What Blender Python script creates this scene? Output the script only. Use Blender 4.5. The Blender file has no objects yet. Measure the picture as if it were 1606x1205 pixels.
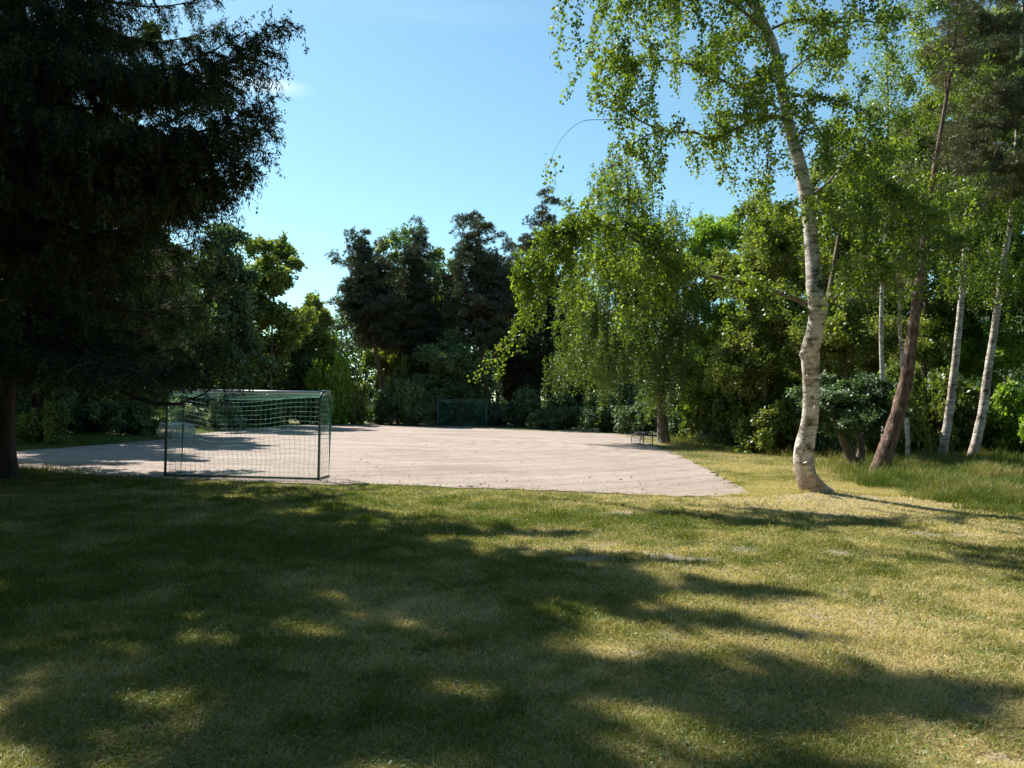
import bpy, bmesh, math, random
import numpy as np
from mathutils import Vector, Matrix
R = math.radians
C = bpy.context.scene.collection
sc = bpy.context.scene

# ------------------------------------------------------------------ camera
FPX, CX, CY = 1200.0, 803.0, 602.5
CAM = np.array([0.0, 0.0, 1.8])
PITCH, ROLL = math.atan(29.5 / FPX), R(1.0)
FWD = np.array([0, math.cos(PITCH), math.sin(PITCH)])
UP0 = np.array([0, -math.sin(PITCH), math.cos(PITCH)])
RT0 = np.array([1.0, 0, 0])
RT = RT0 * math.cos(ROLL) + UP0 * math.sin(ROLL)
UPV = -RT0 * math.sin(ROLL) + UP0 * math.cos(ROLL)
cd = bpy.data.cameras.new('camera')
cam = bpy.data.objects.new('camera', cd)
C.objects.link(cam)
cd.sensor_width = 36
cd.lens = 36 * FPX / 1606
cd.clip_end = 2000
cam.matrix_world = Matrix(((RT[0], UPV[0], -FWD[0], CAM[0]), (RT[1], UPV[1], -FWD[1], CAM[1]),
                           (RT[2], UPV[2], -FWD[2], CAM[2]), (0, 0, 0, 1)))
sc.camera = cam


def W(px, py, d):
    """world point seen at a photo pixel, d metres in front of the camera"""
    return CAM + (FWD + (px - CX) / FPX * RT + (CY - py) / FPX * UPV) * d


def G(px, py, z=0.0):
    v = FWD + (px - CX) / FPX * RT + (CY - py) / FPX * UPV
    return CAM + v * ((z - CAM[2]) / v[2])


def proj(P):
    q = np.asarray(P) - CAM
    dd = q @ FWD
    return CX + FPX * (q @ RT) / dd, CY - FPX * (q @ UPV) / dd


# ------------------------------------------------------------------ light
SUN_EL, SUN_AZ = R(50), R(-44)          # azimuth from +Y, negative is to the left
sdir = Vector((math.sin(SUN_AZ) * math.cos(SUN_EL), math.cos(SUN_AZ) * math.cos(SUN_EL), math.sin(SUN_EL)))
sl = bpy.data.lights.new('sun', 'SUN')
sl.energy = 5.0
sl.angle = R(0.53)
sl.color = (1.0, 0.95, 0.86)
so = bpy.data.objects.new('sun', sl)
C.objects.link(so)
so.rotation_euler = sdir.to_track_quat('Z', 'Y').to_euler()
world = bpy.data.worlds.new('World')
sc.world = world
world.use_nodes = True
wt = world.node_tree
wt.nodes.clear()
w_out = wt.nodes.new('ShaderNodeOutputWorld')
w_bg = wt.nodes.new('ShaderNodeBackground')
sky = wt.nodes.new('ShaderNodeTexSky')
sky.sky_type = 'NISHITA'
sky.sun_disc = False
sky.sun_elevation = SUN_EL
sky.sun_rotation = SUN_AZ
sky.altitude = 0
sky.air_density = 1.0
sky.dust_density = 0.35
sky.ozone_density = 1.6
w_bg.inputs['Strength'].default_value = 0.092
# thin summer wisp of cloud, laid out by direction in the sky
tc = wt.nodes.new('ShaderNodeTexCoord')
def wisp(px, py, sx, sz, rot):
    v = FWD + (px - CX) / FPX * RT + (CY - py) / FPX * UPV
    v = v / np.linalg.norm(v)
    mp = wt.nodes.new('ShaderNodeMapping')
    mp.vector_type = 'POINT'
    sb = wt.nodes.new('ShaderNodeVectorMath'); sb.operation = 'SUBTRACT'
    sb.inputs[1].default_value = tuple(v)
    wt.links.new(tc.outputs['Generated'], sb.inputs[0])
    wt.links.new(sb.outputs[0], mp.inputs['Vector'])
    mp.inputs['Rotation'].default_value = (0, rot, 0)
    mp.inputs['Scale'].default_value = (1 / sx, 1 / sx, 1 / sz)
    ln = wt.nodes.new('ShaderNodeVectorMath'); ln.operation = 'LENGTH'
    wt.links.new(mp.outputs[0], ln.inputs[0])
    r = wt.nodes.new('ShaderNodeMapRange')
    r.interpolation_type = 'SMOOTHSTEP'
    r.inputs['From Min'].default_value = 1.0
    r.inputs['From Max'].default_value = 0.0
    wt.links.new(ln.outputs['Value'], r.inputs['Value'])
    return r.outputs[0]
m1 = wisp(436, 137, 0.05, 0.013, R(8))
m2 = wisp(375, 126, 0.065, 0.015, R(12))
m3 = wisp(700, 20, 0.20, 0.02, R(-6))
ad = wt.nodes.new('ShaderNodeMath'); ad.operation = 'MULTIPLY_ADD'
wt.links.new(m2, ad.inputs[0]); ad.inputs[1].default_value = 0.6; wt.links.new(m1, ad.inputs[2])
ad2 = wt.nodes.new('ShaderNodeMath'); ad2.operation = 'MULTIPLY_ADD'
wt.links.new(m3, ad2.inputs[0]); ad2.inputs[1].default_value = 0.12; wt.links.new(ad.outputs[0], ad2.inputs[2])
cn = wt.nodes.new('ShaderNodeTexNoise'); cn.inputs['Scale'].default_value = 16; cn.inputs['Detail'].default_value = 7
cmap = wt.nodes.new('ShaderNodeMapping'); cmap.inputs['Scale'].default_value = (1, 1, 3.5)
wt.links.new(tc.outputs['Generated'], cmap.inputs['Vector']); wt.links.new(cmap.outputs[0], cn.inputs['Vector'])
ml = wt.nodes.new('ShaderNodeMath'); ml.operation = 'MULTIPLY'
wt.links.new(cn.outputs['Fac'], ml.inputs[0]); wt.links.new(ad2.outputs[0], ml.inputs[1])
mix = wt.nodes.new('ShaderNodeMix'); mix.data_type = 'RGBA'
tint = wt.nodes.new('ShaderNodeMix'); tint.data_type = 'RGBA'; tint.blend_type = 'MULTIPLY'
tint.inputs['Factor'].default_value = 1.0
tint.inputs['B'].default_value = (0.86, 1.10, 1.0, 1)
wt.links.new(sky.outputs[0], tint.inputs['A'])
wt.links.new(ml.outputs[0], mix.inputs['Factor'])
wt.links.new(tint.outputs['Result'], mix.inputs['A'])
mix.inputs['B'].default_value = (6.2, 7.4, 7.8, 1)
wt.links.new(mix.outputs['Result'], w_bg.inputs['Color'])
wt.links.new(w_bg.outputs[0], w_out.inputs[0])
sc.view_settings.view_transform = 'Standard'
sc.view_settings.look = 'None'
sc.view_settings.exposure = 0.95
sc.view_settings.gamma = 1
sc.cycles.max_bounces = 7
sc.cycles.diffuse_bounces = 3
sc.cycles.glossy_bounces = 2
sc.cycles.transmission_bounces = 5
sc.cycles.transparent_max_bounces = 6
sc.cycles.sample_clamp_indirect = 6

# ------------------------------------------------------------------ helpers
def nrm(v):
    return v / np.maximum(np.linalg.norm(v, axis=-1, keepdims=True), 1e-9)


def ti(o, label=None, cat=None, group=None, kind=None):
    if label: o['label'] = label
    if cat: o['category'] = cat
    if group: o['group'] = group
    if kind: o['kind'] = kind
    return o


def empty(name, loc):
    o = bpy.data.objects.new(name, None)
    C.objects.link(o)
    o.location = tuple(float(a) for a in loc)
    return o


def link_mesh(name, V, F, mat, parent=None, tone=None, smooth=False, attrs=None):
    """V (n,3) world/thing-local verts, F (m,3 or 4) or list of such arrays"""
    me = bpy.data.meshes.new(name)
    V = np.ascontiguousarray(V, dtype=np.float32)
    Fs = F if isinstance(F, list) else [F]
    Fs = [f for f in Fs if len(f)]
    me.vertices.add(len(V))
    me.vertices.foreach_set('co', V.ravel())
    loops = np.concatenate([f.ravel() for f in Fs]).astype(np.int32)
    tot = np.concatenate([np.full(len(f), f.shape[1]) for f in Fs])
    start = np.concatenate([[0], np.cumsum(tot)[:-1]]).astype(np.int32)
    me.loops.add(len(loops))
    me.loops.foreach_set('vertex_index', loops)
    me.polygons.add(len(tot))
    me.polygons.foreach_set('loop_start', start)
    if smooth:
        me.polygons.foreach_set('use_smooth', np.ones(len(tot), dtype=bool))
    else:
        me.polygons.foreach_set('use_smooth', np.zeros(len(tot), dtype=bool))
    me.update(calc_edges=True)
    if tone is not None:
        attrs = dict(attrs or {}, tone=tone)
    for k, a in (attrs or {}).items():
        at = me.attributes.new(k, 'FLOAT', 'POINT')
        at.data.foreach_set('value', np.ascontiguousarray(a, dtype=np.float32))
    me.materials.append(mat)
    o = bpy.data.objects.new(name, me)
    C.objects.link(o)
    if parent: o.parent = parent
    return o


class Tubes:
    """polyline tubes gathered into one mesh"""
    def __init__(s):
        s.V, s.F, s.n = [], [], 0

    def add(s, pts, rad, sides=6, cap=True, wob=0.0, rng=None):
        pts = np.asarray(pts, float)
        k = len(pts)
        rad = np.broadcast_to(np.asarray(rad, float), (k,))
        tg = np.gradient(pts, axis=0)
        tg = nrm(tg)
        ref = np.array([0.0, 0, 1]) if abs(tg[:, 2]).mean() < .8 else np.array([1.0, 0.1, 0])
        a = nrm(np.cross(tg, ref)); b = np.cross(tg, a)
        th = np.arange(sides) / sides * 2 * math.pi
        rr = rad[:, None] * np.ones((1, sides))
        if wob and rng is not None:
            rr = rr * (1 + wob * rng.standard_normal((k, sides)))
        ring = pts[:, None] + rr[..., None] * (a[:, None] * np.cos(th)[None, :, None] + b[:, None] * np.sin(th)[None, :, None])
        s.V.append(ring.reshape(-1, 3))
        i = np.arange(k - 1)[:, None] * sides; j = np.arange(sides)[None]; j2 = (j + 1) % sides
        f = np.stack([i + j, i + j2, i + sides + j2, i + sides + j], -1).reshape(-1, 4) + s.n
        s.F.append(f)
        s.n += k * sides
        if cap:
            for e, base in ((0, 0), (k - 1, (k - 1) * sides)):
                s.V.append(pts[e:e + 1])
                c = s.n
                jj = np.arange(sides)
                st = s.n - (k * sides if e == 0 else k * sides + 1) + base
                st2 = st + (jj + 1) % sides
                s.F.append(np.stack([st + jj, st2, np.full(sides, c), np.full(sides, c)], -1)[:, :3] if False else
                           np.stack([st + jj, st2, np.full(sides, c)], -1))
                s.n += 1

    def build(s, name, mat, parent=None, smooth=True):
        V = np.concatenate(s.V)
        q = [f for f in s.F if f.shape[1] == 4]; t = [f for f in s.F if f.shape[1] == 3]
        Fs = []
        if q: Fs.append(np.concatenate(q))
        if t: Fs.append(np.concatenate(t))
        return link_mesh(name, V, Fs, mat, parent, smooth=smooth)


def cards(P, A, B, ln, wd, shape=.5):
    """rhombic leaves: base P, along A, across B"""
    ln = np.broadcast_to(ln, (len(P),))[:, None]; wd = np.broadcast_to(wd, (len(P),))[:, None]
    return np.stack([P, P + A * ln * shape + B * wd * .5, P + A * ln, P + A * ln * shape - B * wd * .5], 1).reshape(-1, 3)


def quads(n):
    return np.arange(n * 4).reshape(-1, 4)


def smooth_path(pts, per=5):
    pts = np.asarray(pts, float)
    out = []
    n = len(pts)
    for i in range(n - 1):
        p0 = pts[max(i - 1, 0)]; p1 = pts[i]; p2 = pts[i + 1]; p3 = pts[min(i + 2, n - 1)]
        for t in np.arange(per) / per:
            out.append(.5 * ((2 * p1) + (-p0 + p2) * t + (2 * p0 - 5 * p1 + 4 * p2 - p3) * t * t + (-p0 + 3 * p1 - 3 * p2 + p3) * t ** 3))
    out.append(pts[-1])
    return np.array(out)


_tab = np.random.RandomState(5).rand(256, 256)
def vnoise(x, y, s=1.0, o=0.0):
    x = np.asarray(x) / s + o + 1000.37; y = np.asarray(y) / s + o * 1.7 + 1000.71
    xi = np.floor(x).astype(int); yi = np.floor(y).astype(int)
    fx = x - xi; fy = y - yi
    fx = fx * fx * (3 - 2 * fx); fy = fy * fy * (3 - 2 * fy)
    g = lambda a, b: _tab[a & 255, b & 255]
    return (g(xi, yi) * (1 - fx) + g(xi + 1, yi) * fx) * (1 - fy) + (g(xi, yi + 1) * (1 - fx) + g(xi + 1, yi + 1) * fx) * fy


def fbm(x, y, s, o=0.0, n=4):
    a, t, w = 0, 0, 1
    for i in range(n):
        a = a + w * vnoise(x, y, s / 2 ** i, o + i * 7.3); t += w; w *= .55
    return a / t


# ------------------------------------------------------------------ materials
def mat(name):
    m = bpy.data.materials.new(name)
    m.use_nodes = True
    nt = m.node_tree
    nt.nodes.clear()
    out = nt.nodes.new('ShaderNodeOutputMaterial')
    return m, nt, out


def ramp(nt, fac, stops):
    r = nt.nodes.new('ShaderNodeValToRGB')
    el = r.color_ramp.elements
    while len(el) < len(stops): el.new(.5)
    for e, (p, c) in zip(el, stops):
        e.position = p; e.color = (*c, 1)
    nt.links.new(fac, r.inputs[0])
    return r.outputs[0]


def attr(nt, name):
    a = nt.nodes.new('ShaderNodeAttribute'); a.attribute_name = name
    return a.outputs['Fac']


def noise(nt, scale, detail=4, rough=.55, vec=None, mapscale=None):
    n = nt.nodes.new('ShaderNodeTexNoise')
    n.inputs['Scale'].default_value = scale; n.inputs['Detail'].default_value = detail; n.inputs['Roughness'].default_value = rough
    t = nt.nodes.new('ShaderNodeTexCoord')
    src = t.outputs['Object']
    if mapscale:
        m = nt.nodes.new('ShaderNodeMapping'); m.inputs['Scale'].default_value = mapscale
        nt.links.new(src, m.inputs[0]); src = m.outputs[0]
    nt.links.new(src, n.inputs['Vector'])
    return n.outputs['Fac']


def mixc(nt, fac, a, b, mode='MIX'):
    m = nt.nodes.new('ShaderNodeMix'); m.data_type = 'RGBA'; m.blend_type = mode
    for k, v in (('Factor', fac), ('A', a), ('B', b)):
        if isinstance(v, (int, float)): m.inputs[k].default_value = v
        elif isinstance(v, tuple): m.inputs[k].default_value = (*v, 1)
        else: nt.links.new(v, m.inputs[k])
    return m.outputs['Result']


def leaf_mat(name, dark, mid, light, trans=.35, tcol=None, gloss=.06, rough=.45):
    m, nt, out = mat(name)
    col = ramp(nt, attr(nt, 'tone'), [(0.0, dark), (.5, mid), (1.0, light)])
    d = nt.nodes.new('ShaderNodeBsdfDiffuse'); t = nt.nodes.new('ShaderNodeBsdfTranslucent')
    g = nt.nodes.new('ShaderNodeBsdfGlossy'); g.inputs['Roughness'].default_value = rough
    g.inputs['Color'].default_value = (.9, .95, 1, 1)
    nt.links.new(col, d.inputs['Color'])
    tc2 = mixc(nt, 1.0, col, tcol or (1.35, 1.5, .45), 'MULTIPLY')
    nt.links.new(tc2, t.inputs['Color'])
    a = nt.nodes.new('ShaderNodeMixShader'); a.inputs[0].default_value = trans
    nt.links.new(d.outputs[0], a.inputs[1]); nt.links.new(t.outputs[0], a.inputs[2])
    b = nt.nodes.new('ShaderNodeMixShader'); b.inputs[0].default_value = gloss
    nt.links.new(a.outputs[0], b.inputs[1]); nt.links.new(g.outputs[0], b.inputs[2])
    nt.links.new(b.outputs[0], out.inputs[0])
    return m


def bump(nt, bsdf, h, strength=.5, dist=.02):
    b = nt.nodes.new('ShaderNodeBump'); b.inputs['Strength'].default_value = strength; b.inputs['Distance'].default_value = dist
    nt.links.new(h, b.inputs['Height']); nt.links.new(b.outputs[0], bsdf.inputs['Normal'])


def bark_mat(name, stops, ms=(1, 1, .25), scale=9, strength=.8, dist=.03):
    m, nt, out = mat(name)
    p = nt.nodes.new('ShaderNodeBsdfPrincipled'); p.inputs['Roughness'].default_value = .9
    n = noise(nt, scale, 7, .65, mapscale=ms)
    nt.links.new(ramp(nt, n, stops), p.inputs['Base Color'])
    bump(nt, p, n, strength, dist)
    nt.links.new(p.outputs[0], out.inputs[0])
    return m


def birch_bark():
    m, nt, out = mat('birch_bark')
    p = nt.nodes.new('ShaderNodeBsdfPrincipled'); p.inputs['Roughness'].default_value = .7
    n1 = noise(nt, 3.6, 7, .75, mapscale=(1, 1, 3.6))       # horizontal lenticel bands
    n2 = noise(nt, 2.8, 6, .7)                            # big dark plates
    n3 = noise(nt, 40, 4, .6, mapscale=(1, 1, 2.5))
    base = ramp(nt, n3, [(.3, (.50, .43, .37)), (.6, (.78, .74, .69)), (.8, (.85, .82, .79))])
    bands = ramp(nt, n1, [(.38, (.05, .045, .04)), (.44, (.6, .56, .5)), (.53, (1, 1, 1))])
    plates = ramp(nt, n2, [(.36, (.08, .07, .06)), (.42, (.6, .56, .52)), (.55, (1, 1, 1))])
    c = mixc(nt, 1.0, base, bands, 'MULTIPLY')
    c = mixc(nt, 1.0, c, plates, 'MULTIPLY')
    # rusty scaly foot of the trunk
    t = nt.nodes.new('ShaderNodeTexCoord'); sx = nt.nodes.new('ShaderNodeSeparateXYZ')
    nt.links.new(t.outputs['Object'], sx.inputs[0])
    mr = nt.nodes.new('ShaderNodeMapRange')
    mr.inputs['From Min'].default_value = .75; mr.inputs['From Max'].default_value = .0
    nt.links.new(sx.outputs['Z'], mr.inputs['Value'])
    foot = mixc(nt, .25, mixc(nt, noise(nt, 14, 5, .7), (.22, .12, .07), (.55, .38, .27)), c)
    c = mixc(nt, mr.outputs[0], c, foot)
    nt.links.new(c, p.inputs['Base Color'])
    bump(nt, p, n1, .7, .02)
    nt.links.new(p.outputs[0], out.inputs[0])
    return m


def plain(name, c, rough=.5, metal=0.0, var=.25, scale=6):
    m, nt, out = mat(name)
    p = nt.nodes.new('ShaderNodeBsdfPrincipled'); p.inputs['Roughness'].default_value = rough; p.inputs['Metallic'].default_value = metal
    n = noise(nt, scale, 5, .6)
    lo = tuple(v * (1 - var) for v in c); hi = tuple(min(1, v * (1 + var)) for v in c)
    nt.links.new(ramp(nt, n, [(.3, lo), (.7, hi)]), p.inputs['Base Color'])
    nt.links.new(p.outputs[0], out.inputs[0])
    return m


M = {}
M['birch_bark'] = birch_bark()
M['twig'] = bark_mat('birch_twig', [(.3, (.05, .035, .025)), (.7, (.16, .11, .08))])
M['grey_bark'] = bark_mat('grey_bark', [(.3, (.07, .055, .04)), (.55, (.16, .13, .10)), (.75, (.30, .26, .21))])
M['pine_bark'] = bark_mat('pine_bark', [(.36, (.025, .015, .012)), (.46, (.13, .075, .055)), (.56, (.22, .14, .10)), (.68, (.36, .26, .21))], ms=(1, 1, .3), scale=14, strength=1.0, dist=.06)
M['spruce_bark'] = bark_mat('spruce_bark', [(.3, (.02, .013, .01)), (.6, (.065, .042, .03)), (.8, (.11, .08, .06))])
M['birch_leaf'] = leaf_mat('birch_leaf', (0.054, 0.111, 0.013), (0.135, 0.208, 0.029), (0.257, 0.325, 0.058), .45, (1.5, 1.5, .4), .04)
M['weep_leaf'] = leaf_mat('weeping_leaf', (0.048, 0.086, 0.013), (0.103, 0.155, 0.021), (0.165, 0.218, 0.036), .4, (1.4, 1.5, .4), .05)
M['green_leaf'] = leaf_mat('green_leaf', (0.084, 0.132, 0.027), (0.178, 0.232, 0.051), (0.337, 0.371, 0.109), .42, (1.35, 1.35, .5), .03)
M['pale_leaf'] = leaf_mat('pale_leaf', (0.068, 0.124, 0.041), (0.124, 0.206, 0.076), (0.235, 0.331, 0.152), .3, (1.3, 1.4, .5), .04, .5)
M['lime_leaf'] = leaf_mat('lime_leaf', (0.108, 0.186, 0.019), (0.216, 0.343, 0.042), (0.339, 0.486, 0.083), .45, (1.35, 1.35, .5), .03, .5)
M['dark_leaf'] = leaf_mat('dark_leaf', (0.038, 0.073, 0.026), (0.074, 0.130, 0.046), (0.162, 0.234, 0.096), .28, (1.3, 1.5, .5), .05, .5)
M['pine_needle'] = leaf_mat('pine_needle', (.030, .038, .016), (.060, .072, .032), (.14, .14, .065), .2, (1.2, 1.3, .6), .05)
M['brown_needle'] = leaf_mat('brown_needle', (0.062, 0.070, 0.026), (0.109, 0.117, 0.043), (0.234, 0.203, 0.086), .2, (1.2, 1.2, .6), .04)
M['spruce_needle'] = leaf_mat('spruce_needle', (0.013, 0.022, 0.009), (0.033, 0.050, 0.017), (0.125, 0.138, 0.037), .2, (1.3, 1.6, .5), .025)
M['white_leaf'] = leaf_mat('white_leaf', (.12, .19, .06), (.24, .31, .15), (.60, .62, .48), .25, (1.2, 1.3, .6), .05)
M['blade'] = leaf_mat('lawn_blade', (.095, .140, .022), (.270, .262, .075), (.64, .53, .30), .34, (1.25, 1.3, .6), .02)
M['tall_blade'] = leaf_mat('tall_blade', (.075, .125, .022), (.16, .19, .045), (.40, .31, .15), .35, (1.25, 1.3, .6), .02)


# ------------------------------------------------------------------ ground, pitch
pp = [(-90, 738), (40, 741), (130, 746), (300, 754), (520, 760), (700, 766), (900, 774), (1050, 779), (1130, 779), (1172, 775),
      (1160, 763), (1130, 748), (1090, 729), (1060, 713), (1030, 701), (1010, 695), (1004, 688), (960, 682), (900, 679), (800, 675),
      (700, 670.5), (600, 668), (520, 666.5), (470, 666), (440, 670), (400, 673), (350, 677), (300, 683), (250, 691), (180, 697), (100, 703),
      (30, 709), (-90, 716)]
poly = np.array([G(*p)[:2] for p in pp])
fine = []
rs = np.random.RandomState(3)
for i in range(len(poly)):
    a, b = poly[i], poly[(i + 1) % len(poly)]
    L = np.linalg.norm(b - a); n = max(2, int(L / .12))
    for t in np.arange(n) / n:
        q = a + (b - a) * t
        nn = np.array([-(b - a)[1], (b - a)[0]]) / L
        fine.append(q + nn * ((fbm(q[0], q[1], .9, 3) - .5) * .9 + (rs.rand() - .5) * .16))
fine = np.array(fine)


def in_poly(x, y, P=None):
    P = poly if P is None else P
    ins = np.zeros(x.shape, bool)
    j = len(P) - 1
    for i in range(len(P)):
        xi, yi = P[i]; xj, yj = P[j]
        c = ((yi > y) != (yj > y)) & (x < (xj - xi) * (y - yi) / (yj - yi + 1e-12) + xi)
        ins ^= c
        j = i
    return ins


bare_spots = [(975, 804, .42, .16), (925, 878, .30, .13), (1050, 876, .38, .16), (1100, 880, .25, .12), (1165, 861, .22, .12), (1320, 867, .35, .14),
              (760, 907, .35, .18), (470, 942, .16, .12), (150, 892, .55, .2), (820, 805, .35, .09), (1440, 1130, .14, .09),
              (1520, 1110, .17, .09), (560, 800, .2, .1), (1155, 722, .35, .5), (1470, 838, .5, .12), (640, 1090, .2, .12), (1560, 1190, .12, .07)]
bare_pts = [(G(a, b)[:2], sx, sy) for a, b, sx, sy in bare_spots]
BIRCH = G(1283, 779)


def fields(x, y):
    """dry 0..1, bare 0..1 (real variation of the lawn, bare spots also dimmed for spruce shade)"""
    dry = fbm(x, y, 2.6, 1) * 1.2 + fbm(x, y, .5, 9, 3) * .9 - .46
    dry = dry + .20 * np.clip((x - 1.0 + (y - 8) * -.10) / 4, -1.2, 1.2) - .16 * np.exp(-((y - 11) / 3.5) ** 2) + .14 * np.clip((7 - y) / 3, 0, 1)
    dB = np.hypot(x - BIRCH[0] - .8, (y - BIRCH[1]) * 1.3)
    dry = dry + .55 * np.exp(-(dB / 3.2) ** 2)
    dry = dry - .4 * np.clip((fbm(x, y, .35, 33, 3) - .60) * 5, 0, 1)
    bare = np.clip((fbm(x, y, .35, 20, 3) - .66) * 5, 0, 1) * .7
    for c, sx, sy in bare_pts:
        e = ((x - c[0]) / sx / 1.05) ** 2 + ((y - c[1]) / sy / 1.35) ** 2
        e = e + (fbm(x, y, .22, 41, 4) - .5) * 4.0
        bare = np.maximum(bare, np.clip((1.5 - e) * .8, 0, 1) * (.9 if c[0] > .5 else .35))  # spots on the spruce's shaded side weakened, so shade goes into their colour
    bare = np.maximum(bare, np.clip(1.1 - dB / .9 + (fbm(x, y, .3, 4, 2) - .5), 0, 1) * .8)
    return np.clip(dry, 0, 1), np.clip(bare, 0, 1)


def hgt(x, y):
    dB = np.hypot(x - BIRCH[0], y - BIRCH[1])
    return .10 * np.exp(-(dB / .9) ** 2) + (fbm(x, y, 1.1, 50, 3) - .5) * .05 * (~in_poly(x, y)).astype(float) * np.clip((17 - y) / 3, 0, 1)


xs = np.concatenate([[-900, -400, -160, -90, -60, -40], np.arange(-30, -8, 1.0), np.arange(-8, 9, .07), np.arange(9, 31, .8), [40, 60, 90, 160, 400, 900]])
ys = np.concatenate([[-300, -100, -40, -15, -6, 0, 2], np.arange(3, 17, .07), np.arange(17, 70, 1.0), [80, 100, 160, 400, 900, 1500]])
X, Y = np.meshgrid(xs, ys)
dryf, baref = fields(X.ravel(), Y.ravel())
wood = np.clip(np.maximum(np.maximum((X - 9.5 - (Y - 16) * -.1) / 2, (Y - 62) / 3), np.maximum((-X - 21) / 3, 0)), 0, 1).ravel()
Zg = hgt(X.ravel(), Y.ravel()) * (np.abs(X.ravel()) < 30)
nx, ny = len(xs), len(ys)
ii = (np.arange(ny - 1)[:, None] * nx + np.arange(nx - 1)[None]).ravel()
m, nt, out = mat('lawn_soil')
p = nt.nodes.new('ShaderNodeBsdfPrincipled'); p.inputs['Roughness'].default_value = .95
g = ramp(nt, attr(nt, 'dry'), [(0, (.06, .08, .02)), (.45, (.16, .15, .06)), (1, (.36, .29, .18))])
nf = noise(nt, 60, 6, .7)
g = mixc(nt, 1.0, g, ramp(nt, nf, [(.3, (.45, .45, .42)), (.7, (1.35, 1.3, 1.25))]), 'MULTIPLY')
g = mixc(nt, attr(nt, 'bare'), g, ramp(nt, nf, [(.3, (.15, .12, .09)), (.7, (.34, .29, .24))]))
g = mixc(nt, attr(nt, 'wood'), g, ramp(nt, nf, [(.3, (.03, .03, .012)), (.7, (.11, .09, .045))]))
nt.links.new(g, p.inputs['Base Color'])
bump(nt, p, nf, .9, .02)
nt.links.new(p.outputs[0], out.inputs[0])
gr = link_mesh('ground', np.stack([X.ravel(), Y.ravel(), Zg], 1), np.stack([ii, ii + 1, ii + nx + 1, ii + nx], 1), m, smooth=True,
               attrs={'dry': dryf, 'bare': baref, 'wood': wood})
ti(gr, kind='structure')

m, nt, out = mat('pitch_sand')
p = nt.nodes.new('ShaderNodeBsdfPrincipled'); p.inputs['Roughness'].default_value = .95
n_big = noise(nt, .30, 6, .65, mapscale=(.7, 1.4, 1))
n_mid = noise(nt, 2.2, 7, .72, mapscale=(1, 1.5, 1))
n_fin = noise(nt, 38, 6, .75)
c = ramp(nt, n_big, [(.3, (.25, .19, .155)), (.5, (.335, .268, .226)), (.7, (.40, .33, .285))])
c = mixc(nt, 1.0, c, ramp(nt, n_mid, [(.32, (.72, .70, .68)), (.5, (1, 1, 1)), (.7, (1.08, 1.08, 1.08))]), 'MULTIPLY')
c = mixc(nt, 1.0, c, ramp(nt, n_fin, [(.25, (.62, .60, .58)), (.5, (1, 1, 1)), (.8, (1.12, 1.12, 1.12))]), 'MULTIPLY')
wv = nt.nodes.new('ShaderNodeTexWave'); wv.wave_type = 'BANDS'; wv.bands_direction = 'Y'
wv.inputs['Scale'].default_value = 1.1; wv.inputs['Distortion'].default_value = 7; wv.inputs['Detail'].default_value = 4; wv.inputs['Detail Scale'].default_value = .6
tcx = nt.nodes.new('ShaderNodeTexCoord'); mpx = nt.nodes.new('ShaderNodeMapping'); mpx.inputs['Rotation'].default_value = (0, 0, R(14)); mpx.inputs['Scale'].default_value = (.35, 1, 1)
nt.links.new(tcx.outputs['Object'], mpx.inputs[0]); nt.links.new(mpx.outputs[0], wv.inputs['Vector'])
c = mixc(nt, .03, c, ramp(nt, wv.outputs['Fac'], [(.2, (.27, .22, .185)), (.7, (.43, .365, .32))]))
# curved tyre tracks
wv2 = nt.nodes.new('ShaderNodeTexWave'); wv2.wave_type = 'RINGS'; wv2.rings_direction = 'Z'
wv2.inputs['Scale'].default_value = .30; wv2.inputs['Distortion'].default_value = 2.5; wv2.inputs['Detail'].default_value = 3
mp2 = nt.nodes.new('ShaderNodeMapping'); mp2.inputs['Location'].default_value = (9, -34, 0)
nt.links.new(tcx.outputs['Object'], mp2.inputs[0]); nt.links.new(mp2.outputs[0], wv2.inputs['Vector'])
tr = ramp(nt, wv2.outputs['Fac'], [(.0, (.78, .77, .76)), (.22, (1, 1, 1)), (.8, (1, 1, 1)), (1, (1.05, 1.05, 1.05))])
c = mixc(nt, .55, c, tr, 'MULTIPLY')
nt.links.new(c, p.inputs['Base Color'])
hm = nt.nodes.new('ShaderNodeMath'); hm.operation = 'MULTIPLY_ADD'; hm.inputs[1].default_value = .05
nt.links.new(wv.outputs['Fac'], hm.inputs[0]); nt.links.new(n_fin, hm.inputs[2])
hm2 = nt.nodes.new('ShaderNodeMath'); hm2.operation = 'MULTIPLY_ADD'; hm2.inputs[1].default_value = .9
nt.links.new(n_mid, hm2.inputs[0]); nt.links.new(hm.outputs[0], hm2.inputs[2])
bump(nt, p, hm2.outputs[0], .7, .035)
nt.links.new(p.outputs[0], out.inputs[0])
bm = bmesh.new()
f = bm.faces.new([bm.verts.new((q[0], q[1], .018)) for q in fine])
bmesh.ops.triangulate(bm, faces=[f])
if sum(ff.normal.z for ff in bm.faces) < 0: bmesh.ops.reverse_faces(bm, faces=bm.faces)
me = bpy.data.meshes.new('sand_pitch'); bm.to_mesh(me); bm.free(); me.materials.append(m)
po = bpy.data.objects.new('sand_pitch', me); C.objects.link(po); ti(po, kind='structure')


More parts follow.
